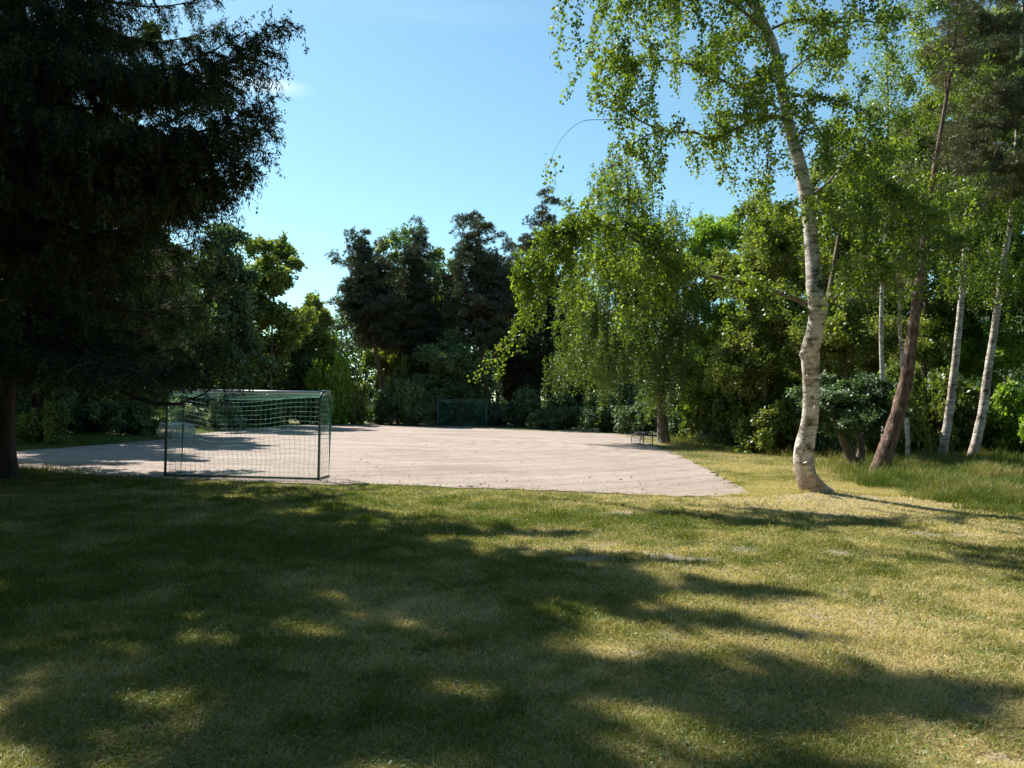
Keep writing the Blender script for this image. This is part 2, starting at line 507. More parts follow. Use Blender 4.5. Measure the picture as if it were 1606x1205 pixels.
# ------------------------------------------------------------------ grass (stuff)
def blades(name, n, sampler, hfun, wfun, mat_, seed, lean=.35, tonefun=None, keep=None):
    rng = np.random.RandomState(seed)
    x, y = sampler(rng, n)
    if keep is not None:
        k = keep(rng, x, y); x, y = x[k], y[k]
    n = len(x)
    tone = tonefun(rng, x, y)
    h = hfun(rng, x, y, tone); w = wfun(rng, x, y)
    a = rng.rand(n) * 6.283
    side = np.stack([np.cos(a), np.sin(a), np.zeros(n)], 1)
    b = rng.rand(n) * 6.283
    ld = np.stack([np.cos(b), np.sin(b), np.zeros(n)], 1) * (lean * (.25 + 1.2 * rng.rand(n) ** 1.5 + .6 * tone))[:, None]
    P = np.stack([x, y, hgt(x, y) - .004], 1)
    up = np.array([0, 0, 1.0])
    mid = P + (up * .62 + ld * .35) * h[:, None]
    tip = P + (up * (1 - .25 * (ld ** 2).sum(1))[:, None].clip(.15) + ld) * h[:, None]
    W2_ = w[:, None]
    V = np.stack([P - side * W2_ * .5, P + side * W2_ * .5, mid + side * W2_ * .38, mid - side * W2_ * .38, tip], 1).reshape(-1, 3)
    i5 = np.arange(n)[:, None] * 5
    return link_mesh(name, V, [i5 + np.array([0, 1, 2, 3]), i5 + np.array([3, 2, 4])], mat_, tone=np.repeat(np.clip(tone, 0, 1), 5))


def samp_lawn(rng, n):
    u = rng.rand(n)
    d0, d1 = 3.2, 19.5
    # density falls with distance so blades stay evenly small in view
    d = (d0 ** -.35 + u * (d1 ** -.35 - d0 ** -.35)) ** (1 / -.35)
    x = (rng.rand(n) * 2 - 1) * (.72 * d + .4)
    return x, d


def keep_lawn(rng, x, y):
    dr, br = fields(x, y)
    ip = in_poly(x + rng.standard_normal(len(x)) * .26, y - .02 + rng.standard_normal(len(x)) * .27 + (fbm(x, y, .6, 14, 2) - .5) * .5)
    return (~ip | (rng.rand(len(x)) < .006)) & (rng.rand(len(x)) > br * .97) & (rng.rand(len(x)) < 1 - .45 * dr)


def tone_lawn(rng, x, y):
    dr, br = fields(x, y)
    return np.clip(dr * .9 + (rng.rand(len(x)) - .5) * .75 + .10, 0, 1)


def h_lawn(rng, x, y, t):
    tuft = np.clip((fbm(x, y, .5, 60, 3) - .5) * 3.2, 0, 1)
    return (.024 + .036 * rng.rand(len(x)) + .065 * tuft * rng.rand(len(x)) + .06 * rng.rand(len(x)) * (rng.rand(len(x)) < .05)) * (1.15 - .45 * t)


lw = blades('lawn_grass', 1300000, samp_lawn, h_lawn, lambda r, x, y: .0016 + .00050 * y * (1 + r.rand(len(x))), M['blade'], 11,
            tonefun=tone_lawn, keep=keep_lawn, lean=.8)
ti(lw, 'short patchy lawn grass, green and straw coloured, in front of the sand pitch', 'grass', kind='stuff')


def tall_region(px0, px1, py0, py1):
    def f(rng, n):
        px = px0 + (px1 - px0) * rng.rand(n); py = py0 + (py1 - py0) * rng.rand(n) ** .8
        dv = FWD[None] + ((px - CX) / FPX)[:, None] * RT[None] + ((CY - py) / FPX)[:, None] * UPV[None]
        q = CAM[None] + dv * (-CAM[2] / dv[:, 2])[:, None]
        return q[:, 0], q[:, 1]
    return f


def right_edge(px):   # lower photo line of the tall grass, per column
    return np.interp(px, [1050, 1130, 1230, 1300, 1345, 1400, 1480, 1550, 1700], [704, 712, 730, 752, 768, 775, 790, 800, 806])


def keep_tall(rng, x, y):
    P = np.stack([x, y, 0 * x], 1); px, py = proj(P)
    e = right_edge(px) + (fbm(x, y, .8, 70, 2) - .5) * 26
    dens = np.clip((e - py) / 8, 0, 1)
    clear = np.clip((px - 1290) / 60, .18, 1) + (py < 712)
    return (~in_poly(x, y)) & (rng.rand(len(x)) < dens * np.clip(clear, 0, 1)) & (np.hypot(x - BIRCH[0], y - BIRCH[1]) > .45)


tg = blades('tall_grass', 330000, tall_region(1040, 1700, 668, 815), lambda r, x, y, t: (.10 + .50 * r.rand(len(x)) ** 1.5) * np.clip(.15 + 1.7 * (fbm(x, y, 1.1, 80, 3) - .22), .2, 1.5),
            lambda r, x, y: .004 + .0005 * y * r.rand(len(x)), M['tall_blade'], 12, lean=.55,
            tonefun=lambda r, x, y: np.clip((fbm(x, y, 1.2, 90, 3) - .25) * 1.4 + (r.rand(len(x)) - .5) * .8 + .22 * (x < 7.6), 0, 1), keep=keep_tall)
ti(tg, 'uncut meadow grass with seed heads under the trees right of the pitch', 'grass', kind='stuff')
def keep_left(r, x, y):
    return (~in_poly(x, y)) & (r.rand(len(x)) < .35 + .65 * (fbm(x, y, 2.0, 30, 2) > .5))
tl = blades('verge_grass', 80000, tall_region(-60, 520, 655, 712), lambda r, x, y, t: (.07 + .5 * np.clip(fbm(x, y, 3, 80, 2) - .4, 0, 1)) * (.5 + r.rand(len(x))),
            lambda r, x, y: .007 + .009 * r.rand(len(x)), M['tall_blade'], 13, lean=.5,
            tonefun=lambda r, x, y: np.clip(r.rand(len(x)) * .55, 0, 1), keep=keep_left)
ti(tl, 'bright green verge grass along the far left edge of the sand pitch', 'grass', kind='stuff')
tb = blades('trunk_foot_grass', 14000, lambda r, n: (G(20, 742)[0] - .6 + r.randn(n) * .9, G(20, 742)[1] - .3 + r.randn(n) * .5), lambda r, x, y, t: .05 + .25 * r.rand(len(x)) ** 2,
            lambda r, x, y: .004 + .004 * r.rand(len(x)), M['tall_blade'], 14, tonefun=lambda r, x, y: np.clip(.1 + .7 * r.rand(len(x)), 0, 1))
ti(tb, 'rough shaded grass around the foot of the big spruce', 'grass', kind='stuff')


ml_ = blades('meadow_grass', 150000, tall_region(1000, 1420, 686, 780), lambda r, x, y, t: (.03 + .05 * r.rand(len(x))) * (.6 + fbm(x, y, .8, 8, 2)),
             lambda r, x, y: .004 + .0004 * y * r.rand(len(x)), M['blade'], 15, lean=.7,
             tonefun=lambda r, x, y: np.clip(fields(x, y)[0] * .7 + .12 + (r.rand(len(x)) - .5) * .5, 0, 1), keep=lambda r, x, y: (~in_poly(x, y + .1)) & (y > 13))
ti(ml_, 'thin mown grass in the sun between the pitch corner and the white birch', 'grass', kind='stuff')


# ------------------------------------------------------------------ crowns
def rand_dir(rng, n):
    return nrm(rng.standard_normal((n, 3)))


def in_ellipsoids(rng, ells, n, shell=.45, spacing=.0):
    vols = np.array([e[1][0] * e[1][1] * e[1][2] for e in ells]); vols = vols / vols.sum()
    out = []
    tries = 0
    while len(out) < n and tries < n * 12:
        tries += 1
        k = rng.choice(len(ells), p=vols)
        c, r = ells[k][0], np.array(ells[k][1])
        dvec = nrm(rng.standard_normal(3)); rad = rng.rand() ** shell
        q = np.array(c) + dvec * rad * r * (.68 + .62 * rng.rand())
        if spacing and out and min(np.linalg.norm(np.array(out) - q, axis=1)) < spacing: continue
        out.append(q)
    return np.array(out)


def skeleton(rng, tb, trunk, rad, centres, start=.25, lift=.14, thick=1.0, sides=5):
    """branches from the trunk to every clump"""
    nodes = [p for i, p in enumerate(trunk) if i >= start * len(trunk)]
    nr = [rad[i] for i in range(len(trunk)) if i >= start * len(trunk)]
    base = trunk[-1]
    hd = np.hypot(centres[:, 0] - np.interp(centres[:, 2], trunk[:, 2], trunk[:, 0]), centres[:, 1] - np.interp(centres[:, 2], trunk[:, 2], trunk[:, 1]))
    for k in np.argsort(hd):
        c = centres[k]
        N = np.array(nodes); d = np.linalg.norm(N - c, axis=1)
        cost = d + 1.3 * np.maximum(0, N[:, 2] - c[2] + .35 * d)
        j = int(np.argmin(cost)); p = N[j]; dist = d[j]
        r0 = min(nr[j] * .65, (.010 + .013 * dist) * thick + .004)
        t = np.linspace(0, 1, 6)[:, None]
        mid = (p + c) / 2 + np.array([0, 0, lift * dist]) + rng.standard_normal(3) * .07 * dist
        pts = (1 - t) ** 2 * p + 2 * t * (1 - t) * mid + t ** 2 * c
        rr = r0 + (.006 * thick - r0) * t[:, 0]
        tb.add(pts, np.maximum(rr, .004), sides=sides if r0 > .03 else 4, cap=False)
        for a, b in zip(pts[1:], rr[1:]):
            nodes.append(a); nr.append(max(b, .008))


def leaves_round(rng, cen, rc, n, size, flat=.75, up=.35, ntw=9, droop=.15):
    K = len(cen)
    tw = rand_dir(rng, K * ntw); tw[:, 2] = tw[:, 2] * flat + .12; tl_ = rc.repeat(ntw) * (.45 + .65 * rng.rand(K * ntw))
    ci = rng.randint(0, K, n); wi = ci * ntw + rng.randint(0, ntw, n)
    t = rng.rand(n) ** .6
    P = cen[ci] + tw[wi] * (tl_[wi] * t)[:, None] + rng.standard_normal((n, 3)) * (rc[ci] * .17)[:, None]
    P[:, 2] -= droop * rc[ci] * t ** 2
    A = nrm(tw[wi] * .5 + rand_dir(rng, n) + np.array([0, 0, -.35]))
    Nn = nrm(rand_dir(rng, n) + np.array([0, 0, up * 2.2]))
    B = nrm(np.cross(A, Nn))
    s = size * (.65 + .7 * rng.rand(n))
    ctone = rng.rand(K)
    tone = np.clip(.5 + (ctone[ci] - .5) * .5 + (rng.rand(n) - .5) * .7, 0, 1)
    return cards(P, A, B, s, s * .72, .45), tone


def leaves_weep(rng, cen, rc, n, size, lmin, lmax, ns=10, zmin=1.5):
    K = len(cen)
    S = K * ns
    st = np.repeat(cen, ns, 0) + rng.standard_normal((S, 3)) * np.repeat(rc, ns)[:, None] * np.array([.6, .6, .35])
    ln = (lmin + (lmax - lmin) * rng.rand(S) ** 1.3)
    ln = np.minimum(ln, np.maximum(st[:, 2] - zmin * (.8 + .5 * rng.rand(S)), .2))
    si = rng.choice(S, n, p=ln / ln.sum()); t = rng.rand(n)
    drift = rng.standard_normal((S, 3)) * .12; drift[:, 2] = 0
    P = st[si] + drift[si] * (ln[si] * t)[:, None] * np.array([1, 1, 0]) + rng.standard_normal((n, 3)) * .045 * (size / .06)
    P[:, 2] -= ln[si] * t
    A = nrm(rand_dir(rng, n) * .8 + np.array([0, 0, -.8])); B = nrm(np.cross(A, rand_dir(rng, n)))
    s = size * (.6 + .7 * rng.rand(n))
    ct = rng.rand(S)
    tone = np.clip(.5 + (ct[si] - .5) * .5 + (rng.rand(n) - .5) * .7, 0, 1)
    return cards(P, A, B, s, s * .75, .42), tone, (st, ln, drift)


def needles_tuft(rng, cen, rc, ntuft, per, ln, wd, flat=.5):
    K = len(cen)
    ci = rng.randint(0, K, ntuft)
    dv = rand_dir(rng, ntuft); dv[:, 2] = np.abs(dv[:, 2]) * 1.1 - .25
    off = dv * (rng.rand(ntuft) ** .45 * rc[ci])[:, None]; off[:, 2] *= flat
    T = cen[ci] + off
    hub = nrm(dv * .7 + np.array([0, 0, .5]))
    n = ntuft * per
    ti_ = np.repeat(np.arange(ntuft), per)
    A = nrm(hub[ti_] * .9 + rand_dir(rng, n) * .9); B = nrm(np.cross(A, rand_dir(rng, n)))
    L = ln * (.6 + .6 * rng.rand(n))
    P = T[ti_] + rng.standard_normal((n, 3)) * ln * .12
    ct = rng.rand(K)
    tone = np.clip(.45 + (ct[ci][ti_] - .5) * .5 + (rng.rand(n) - .5) * .6, 0, 1)
    return cards(P, A, B, L, wd, .5), tone


def trunk_path(base, top, bend, rng, k=12):
    base = np.array(base, float); top = np.array(top, float)
    t = np.linspace(0, 1, k)[:, None]
    p = base + (top - base) * t
    w = np.array([rng.standard_normal() * bend, rng.standard_normal() * bend, 0])
    return p + w * np.sin(t * math.pi) + np.array([rng.standard_normal() * bend * .4, rng.standard_normal() * bend * .4, 0]) * np.sin(t * 2 * math.pi)


def flare(r0, r1, k, amount=.35):
    t = np.linspace(0, 1, k)
    return r0 + (r1 - r0) * t ** .85 + r0 * amount * np.exp(-t * 22)


def make_tree(name, label, cat, base, top, ells, ncl, nleaf, size, leafm, barkm, r0=.14, kind='round', seed=1, trunk=None, rc=(.5, 1.0),
              bend=.2, group=None, start=.25, weep=(.6, 1.8), spacing=.0, shell=.45, per=9, nlen=.2, nwid=.035, rads=None, thick=1.0, zmin=1.5, flat=.5):
    rng = np.random.RandomState(seed)
    base = np.array(base, float)
    root = empty(name, base)
    ti(root, label, cat, group)
    tr = trunk_path(base, top, bend, rng) if trunk is None else np.asarray(trunk, float)
    tr = tr.copy(); tr[0, 2] -= .05
    rad = flare(r0, .02, len(tr)) if rads is None else np.asarray(rads)
    cen = in_ellipsoids(rng, ells, ncl, shell, spacing)
    tb_ = Tubes()
    loc = base
    tb_.add(tr - loc, rad, sides=12 if r0 > .1 else 8, wob=.035, rng=rng)
    skeleton(rng, tb_, tr - loc, rad, cen - loc, start=start, thick=thick)
    tb_.build('trunk', barkm, root)
    rcs = rc[0] + (rc[1] - rc[0]) * rng.rand(len(cen))
    if kind == 'round':
        V, tone = leaves_round(rng, cen, rcs, nleaf, size)
    elif kind == 'weep':
        V, tone, _ = leaves_weep(rng, cen, rcs, nleaf, size, *weep, zmin=zmin)
    else:
        V, tone = needles_tuft(rng, cen, rcs, nleaf // per, per, nlen, nwid, flat)
    link_mesh('crown', V - loc, quads(len(V) // 4), leafm, root, tone=np.repeat(tone, 4))
    return root


def ell(px, py, d, rx, rz, ry=None):
    """crown lobe whose centre shows at (px,py), rx, rz in photo pixels"""
    k = d / FPX
    return (W(px, py, d), (rx * k, (ry if ry is not None else rx) * k, rz * k))


def gbase(px, d):
    """ground point at camera depth d under column px"""
    q = W(px, 640, d)
    return np.array([q[0], q[1], 0.0])


# ------------------------------------------------------------------ big spruce on the left
def spruce():
    rng = np.random.RandomState(21)
    base = np.array([*G(-14, 752)[:2], 0.0])
    root = empty('spruce_tree', base)
    ti(root, 'huge dark spruce with drooping branch curtains at the left edge, shading the lawn', 'tree')
    H = 22.6
    tb = Tubes()
    k = 30
    tz = np.linspace(0, 1, k)
    tr = np.stack([.15 * np.sin(tz * 3), .1 * np.sin(tz * 4 + 1), tz * H], 1); tr[0, 2] = -.05
    tb.add(tr, .30 * (1 - tz) ** .8 + .02 + .16 * np.exp(-tz * 50), sides=16, wob=.04, rng=rng)
    prof = lambda z: np.interp(z, [1.5, 2.5, 5, 9, 12, 15, 18, 20.5, 22.6], [2.6, 4.5, 5.9, 6.2, 5.4, 4.1, 2.7, 1.6, .25])
    limy = [-200, 0, 25, 60, 100, 130, 150, 175, 215, 245, 300, 350, 400, 450, 500, 560, 600, 640, 700]
    limx = [395, 375, 380, 340, 300, 275, 290, 330, 362, 350, 335, 350, 372, 385, 370, 358, 345, 325, 250]
    P_, A_, L_, T_ = [], [], [], []      # drooping needle twigs: start, direction, length, tone
    special = [((449, 36), 12.2), ((352, 142), 12.0), ((430, 160), 12.6), ((431, 190), 13.0), ((411, 252), 13.4), ((386, 50), 12.6), ((425, 30), 12.4), ((402, 200), 12.3), ((392, 262), 12.8), ((352, 596), 11.8), ((335, 545), 12.0)]
    br = []
    zz = 1.9
    while zz < H - .3:
        m_ = 7 if zz < 6.5 else (5 if zz < 14 else 4)
        a0 = rng.rand() * 6.28
        for j in range(m_):
            az = a0 + j * 6.283 / m_ + rng.standard_normal() * .22
            L = prof(zz) * ((.72 + .34 * rng.rand()) if zz < 13 else (.5 + .6 * rng.rand()))
            br.append((zz + rng.standard_normal() * .12, az, L, None))
        zz += .70 if zz < 14 else 1.15
    def curve(z, az, L):
        t = np.linspace(0, 1, 12)
        low = np.clip((14 - z) / 10, -.4, 1)
        zo = L * (-.26 * low * t - .10 * np.sin(t * math.pi) + .18 * t ** 3)
        if z > 15: zo = zo + .15 * L * t
        out = np.stack([np.cos(az + .12 * t) * L * t, np.sin(az + .12 * t) * L * t, z + zo], 1)
        return out
    curves = []
    for z, az, L, _ in br:
        z = max(z, 2.5 + .22 * L) if z < 4 else z
        c = curve(z, az, L); c[:, 2] = np.maximum(c[:, 2], 2.25)
        for _ in range(12):
            px, py = proj(c[-1] + base)
            lx = np.interp(py, limy, limx)
            d_ = (c[-1] + base)[1]
            if px > lx and d_ > 3: L *= .9; c = curve(z, az, L); c[:, 2] = np.maximum(c[:, 2], 2.25)
            else: break
        curves.append((c, L))
    for (px, py), d in special:
        tip = W(px, py, d) - base
        L = math.hypot(tip[0], tip[1]); t = np.linspace(0, 1, 12)[:, None]
        z0 = tip[2] + .12 * L
        s = np.array([0, 0, z0])
        c = s + (tip - s) * t
        c[:, 2] += -.13 * L * np.sin(t[:, 0] ** 1.6 * math.pi) + .05 * L * np.sin(t[:, 0] * math.pi)
        c[:, 1] += .35 * np.sin(t[:, 0] * 3) * rng.standard_normal()
        curves.append((c, L))
    Tw = Tubes()
    for c, L in curves:
        r = np.linspace(.016 + .008 * L, .007, 12)
        tb.add(c, r, sides=5, cap=False)
        dirv = nrm(c[-1] - c[-3])
        full = .35 + 1.05 * rng.rand()
        ns = int(L / .085 * full)
        for i in range(ns):
            t = .16 + .84 * (i + rng.rand()) / ns
            t = t + .045 * math.sin(t * L * 9 + L * 40)   # shoots gather into clumps along the bough
            t = min(t, 1.0)
            p = np.array([np.interp(t, np.linspace(0, 1, 12), c[:, q]) for q in range(3)])
            tan = nrm(np.array([c[-1, 0] - c[0, 0], c[-1, 1] - c[0, 1], 0]))
            sd = np.array([-tan[1], tan[0], 0]) * (1 if i % 2 else -1)
            l = (.20 + .30 * L * (1 - t) * (.5 + .5 * t)) * (.7 + .6 * rng.rand())
            l = min(l, 1.5)
            q = p + (tan * .75 + sd * .85) * l + np.array([0, 0, -.22 * l])
            if l > .35: tb.add(np.array([p, (p + q) / 2 + [0, 0, .03], q]), [.010, .008, .004], sides=3, cap=False)
            nh = max(2, int(l / .085) + 1)
            for h in range(nh):
                u = (h + rng.rand()) / nh
                s = p + (q - p) * u
                hl = (.20 + .66 * rng.rand() ** 1.6) * (1 if L > 2.5 else .6) * (1.0 - .62 * t) * 1.2
                P_.append(s); A_.append([rng.standard_normal() * .16 + .25 * tan[0], rng.standard_normal() * .16 + .25 * tan[1], -1]); L_.append(hl)
            # side shoot itself carries needles
            P_.append(p); A_.append(q - p); L_.append(l)
            P_.append(p); A_.append(q - p); L_.append(l)
        # upturned tip
        for _ in range(34):
            o_ = rng.rand()
            P_.append(c[-1] + (c[-3] - c[-1]) * o_ * 1.2 + rng.standard_normal(3) * .05)
            A_.append(dirv * .9 + rng.standard_normal(3) * [.55, .55, .3] + [0, 0, .35 - 1.1 * rng.rand() * o_ ** .3]); L_.append(.20 + .26 * rng.rand())
    tb.build('trunk', M['spruce_bark'], root)
    P = np.array(P_); A = nrm(np.array(A_)); L = np.array(L_)
    print('len', L.sum())
    n = 1600000
    wgt = L * np.where(P[:, 2] > 12, .6, 1.0)
    i = rng.choice(len(P), n, p=wgt / wgt.sum()); t = rng.rand(n)
    ct = rng.rand(len(P))
    S = P[i] + A[i] * (L[i] * t)[:, None] + rng.standard_normal((n, 3)) * .022
    D = nrm(A[i] + rand_dir(rng, n) * .75); B = nrm(np.cross(D, rand_dir(rng, n)))
    ln = (.055 + .04 * rng.rand(n)) * np.where(S[:, 2] > 12, 2.2, 1.0)
    ok = (S[:, 2] - ln > 1.72 + .35 * vnoise(S[:, 0], S[:, 1], .35)) 
    S, D, B, ln, i = S[ok], D[ok], B[ok], ln[ok], i[ok]; n = len(S)
    V = cards(S, D, B, ln, np.where(S[:, 2] > 12, .085, .020), .4)
    tone = np.clip(ct[i] ** 2 * .8 + (rng.rand(n) - .5) * .5 + .15, 0, 1)
    link_mesh('crown', V, quads(n), M['spruce_needle'], root, tone=np.repeat(tone, 4))
    print('spruce cards', n, 'twigs', len(P))


spruce()


# ------------------------------------------------------------------ foreground birch
def birch():
    rng = np.random.RandomState(8)
    D0 = BIRCH[1] / 1.0
    D0 = float((BIRCH - CAM) @ FWD)
    base = np.array([BIRCH[0], BIRCH[1], 0.0])
    root = empty('birch_tree', base)
    ti(root, 'large white-barked birch with a crooked foot at the right of the lawn', 'tree')
    # photo px, py, half width px
    tp = [(1300, 792, 24), (1282, 778, 25), (1265, 750, 20), (1260, 720, 18.5), (1262, 700, 18), (1268, 670, 15.5), (1272, 640, 14.5), (1272, 600, 15), (1271, 560, 16.5),
          (1272, 545, 17), (1277, 525, 15), (1281, 500, 14.5), (1283, 478, 17), (1278, 455, 15), (1276, 430, 13.5), (1274, 400, 13), (1270, 350, 12.5),
          (1264, 305, 12.5), (1255, 262, 12), (1244, 220, 11), (1235, 185, 10), (1229, 155, 9.5), (1220, 110, 9), (1212, 70, 9), (1190, 22, 8.5),
          (1180, -10, 8), (1172, -80, 7), (1168, -160, 5.5), (1160, -260, 3.5), (1155, -340, 1.5)]
    K = D0 / FPX
    pts = np.array([W(a, b, D0 + (0.25 if i == 0 else 0) + .25 * math.sin(i * .4)) for i, (a, b, c) in enumerate(tp)])
    pts[0, 2] = -.10; pts[1, 2] = max(pts[1, 2], .03)
    rad = np.array([c * K * .84 for a, b, c in tp])
    tb = Tubes()
    sp = smooth_path(pts - base, 3)
    rr = np.interp(np.linspace(0, 1, len(sp)), np.linspace(0, 1, len(rad)), rad)
    tb.add(sp, rr, sides=22, wob=.018, rng=rng)
    # root buttress on the right, cankers
    def W2(px, py, dd): return W(px, py, D0 + dd) - base
    tb.add([W2(1262, 725, .0), W2(1272, 748, .0), W2(1286, 766, .02), W2(1303, 780, .05), [.58, -.2, .0], [1.0, -.35, -.06]], [.05, .12, .145, .11, .07, .03], sides=10, wob=.05, rng=rng)
    for (cx, cy, dd, s_) in ((1258, 556, -.05, .085), (1253, 705, -.05, .11), (1262, 541, -.12, .07), (1285, 470, -.08, .11), (1250, 262, -.02, .06), (1278, 640, -.15, .035), (1266, 590, -.17, .03), (1236, 180, -.05, .06)):
        c_ = W2(cx, cy, dd); tb.add([c_ + [0, 0, -s_ * 1.3], c_ + [0, 0, -s_ * .6], c_, c_ + [0, 0, s_ * .6], c_ + [0, 0, s_ * 1.3]], [s_ * .1, s_ * .55, s_ * .75, s_ * .55, s_ * .1], sides=10, wob=.07, rng=rng)
    tb.build('trunk', M['birch_bark'], root)
    for (cx, cy, s) in ((1256, 556, .085), (1287, 541, .06), (1250, 703, .12), (1300, 470, .10), (1249, 258, .05)):
        pass
    limbs = []   # (points, r0, strand spec: ns, lmin, lmax, from t)
    def limb(pxs, dd0, dd1, r0, r1, dens, lmin, lmax, t0=.25, side=1.0, leaf=1.0):
        n = len(pxs)
        p = np.array([W2(a, b, dd0 + (dd1 - dd0) * (i / (n - 1)) ** 1.1) for i, (a, b) in enumerate(pxs)])
        limbs.append((smooth_path(p, 4), r0, r1, dens, lmin, lmax, t0, side, leaf))
    limb([(1283, 492), (1265, 478), (1240, 466), (1200, 453), (1150, 441), (1100, 431), (1065, 428), (1042, 402), (1005, 382), (970, 362), (935, 352), (890, 358), (850, 380)], 0, -.6, .085, .012, 9, .2, .8, .16, .9, 1.1)
    limb([(1065, 428), (1040, 438), (1000, 440), (970, 430), (945, 410), (910, 395)], -.3, .8, .04, .008, 11, .3, .9, .1, 1.0)
    limb([(1042, 402), (1000, 370), (960, 352), (900, 362), (855, 385), (822, 420)], -.4, -.3, .03, .006, 10, .4, 1.9, .1, .7, 1.2)
    limb([(1110, 432), (1060, 395), (1010, 370), (985, 330), (960, 300)], -.3, .3, .03, .006, 9, .2, .8, .1, 1.0)
    limb([(1060, 428), (1020, 470), (990, 500), (970, 530)], -.3, -1.0, .02, .005, 12, .2, .7, .1, .9)
    limb([(890, 355), (855, 390), (835, 440), (822, 490)], -.6, -.2, .016, .005, 12, .4, 1.4, .0, .5)
    limb([(1232, 190), (1222, 184), (1200, 185), (1175, 193), (1150, 204), (1115, 217), (1090, 208), (1060, 207), (1035, 203), (1005, 190), (980, 170), (955, 158)], 0, -2.5, .06, .010, 8, .3, 1.3, .12, .9)
    limb([(1040, 205), (1010, 215), (985, 236), (960, 262)], -2.0, -2.8, .02, .005, 6, .3, .8, .2, .5)
    limb([(985, 187), (950, 188), (915, 190), (890, 207), (870, 235), (862, 262)], -2.4, -3.0, .009, .003, 1.5, .3, .9, .3, .2, .25)
    limb([(1220, 105), (1195, 112), (1170, 133), (1140, 130), (1110, 112), (1080, 101), (1040, 95), (1000, 97), (965, 110)], 0, -1.8, .05, .008, 9, .3, 1.4, .1, .9)
    limb([(1225, 110), (1200, 120), (1180, 150), (1165, 180)], 0, -1.3, .035, .006, 9, .3, .9, .2, .8)
    limb([(1218, 198), (1210, 215), (1204, 250), (1201, 285), (1200, 310)], 0, -.5, .022, .005, 9, .15, .5, .1, .6)
    limb([(1262, 310), (1278, 303), (1298, 288), (1315, 268), (1345, 250), (1395, 243), (1440, 235)], 0, 1.2, .05, .008, 9, .25, 1.0, .3, .9)
    limb([(1315, 268), (1330, 235), (1340, 200), (1360, 170)], .3, 1.5, .025, .005, 8, .3, .9, .2, .8)
    limb([(1248, 218), (1262, 205), (1280, 202), (1292, 214), (1298, 240), (1300, 268)], 0, -1.0, .032, .006, 8, .2, .8, .2, .7)
    limb([(1233, 155), (1262, 150), (1300, 155), (1335, 165), (1370, 185)], 0, -1.2, .03, .006, 9, .3, 1.0, .2, .9)
    limb([(1212, 45), (1235, 35), (1262, 31), (1300, 36), (1345, 33), (1390, 35), (1430, 20), (1470, 15)], 0, 1.4, .04, .008, 8, .3, 1.4, .15, .9)
    limb([(1297, 470), (1325, 440), (1350, 420), (1385, 415)], 0, -1.6, .03, .006, 11, .2, .8, .2, 1.1)
    limb([(1262, 330), (1240, 320), (1215, 330), (1190, 350)], 0, -1.2, .02, .005, 8, .2, .8, .2, .7)
    limb([(1262, 300), (1300, 330), (1340, 345), (1390, 340)], .2, -1.5, .03, .006, 11, .3, 1.0, .2, 1.1)
    limb([(1350, 245), (1390, 290), (1440, 330), (1490, 345)], .4, -.8, .03, .006, 11, .3, 1.0, .1, 1.1)
    limb([(1297, 474), (1303, 445), (1312, 390), (1322, 345), (1345, 308), (1385, 280), (1430, 262)], 0, .8, .07, .012, 8, .3, 1.0, .4, 1.0)
    limb([(1300, 474), (1325, 458), (1365, 432), (1420, 402), (1470, 388), (1530, 372)], 0, -1.0, .05, .009, 9, .3, 1.0, .3, 1.0)
    limb([(1365, 432), (1400, 380), (1440, 340), (1500, 310)], -.3, .8, .03, .006, 9, .3, .9, .2, 1.0)
    limb([(1205, 58), (1180, 30), (1140, 0), (1090, -25), (1040, -35), (990, -40), (940, -45), (890, -35)], 0, -3.2, .05, .009, 9, .5, 2.0, .2, .9)
    limb([(1195, 30), (1150, -20), (1100, -60), (1040, -85), (980, -80)], 0, -1.0, .045, .008, 8, .6, 2.6, .2, .9)
    limb([(1180, -20), (1150, -50), (1110, -45), (1070, -20), (1040, 10)], 0, 1.2, .04, .008, 8, .4, 1.8, .2, .9)
    limb([(1176, -50), (1220, -80), (1280, -85), (1350, -60), (1410, -30)], 0, -1.8, .045, .008, 8, .4, 2.0, .2, .9)
    limb([(1174, -60), (1240, -130), (1320, -140), (1400, -110)], 0, 2.2, .045, .008, 7, .5, 2.4, .2, .9)
    limb([(1225, 130), (1255, 100), (1290, 80), (1330, 85)], 0, 1.5, .03, .006, 8, .3, 1.0, .2, .9)
    limb([(1215, 75), (1195, 60), (1160, 60), (1125, 75), (1100, 95)], 0, 1.8, .03, .006, 9, .3, 1.2, .2, .9)
    limb([(1232, 170), (1255, 185), (1290, 190), (1330, 215)], 0, 1.8, .03, .006, 8, .3, 1.0, .2, .9)
    for k_ in range(14):      # crown above the frame
        y0 = -90 - 18 * k_
        s = 1 if k_ % 2 else -1
        reach = 260 - 12 * k_
        limb([(1172, y0), (1172 + s * reach * .35, y0 - 50), (1172 + s * reach * .7, y0 - 55), (1172 + s * reach, y0 - 20)], 0, rng.uniform(-2.5, 2.5), .035, .006, 7, .3, 1.5, .2, .9)
    lb = Tubes(); tw = Tubes()
    SP, SL, SD, SLF = [], [], [], []
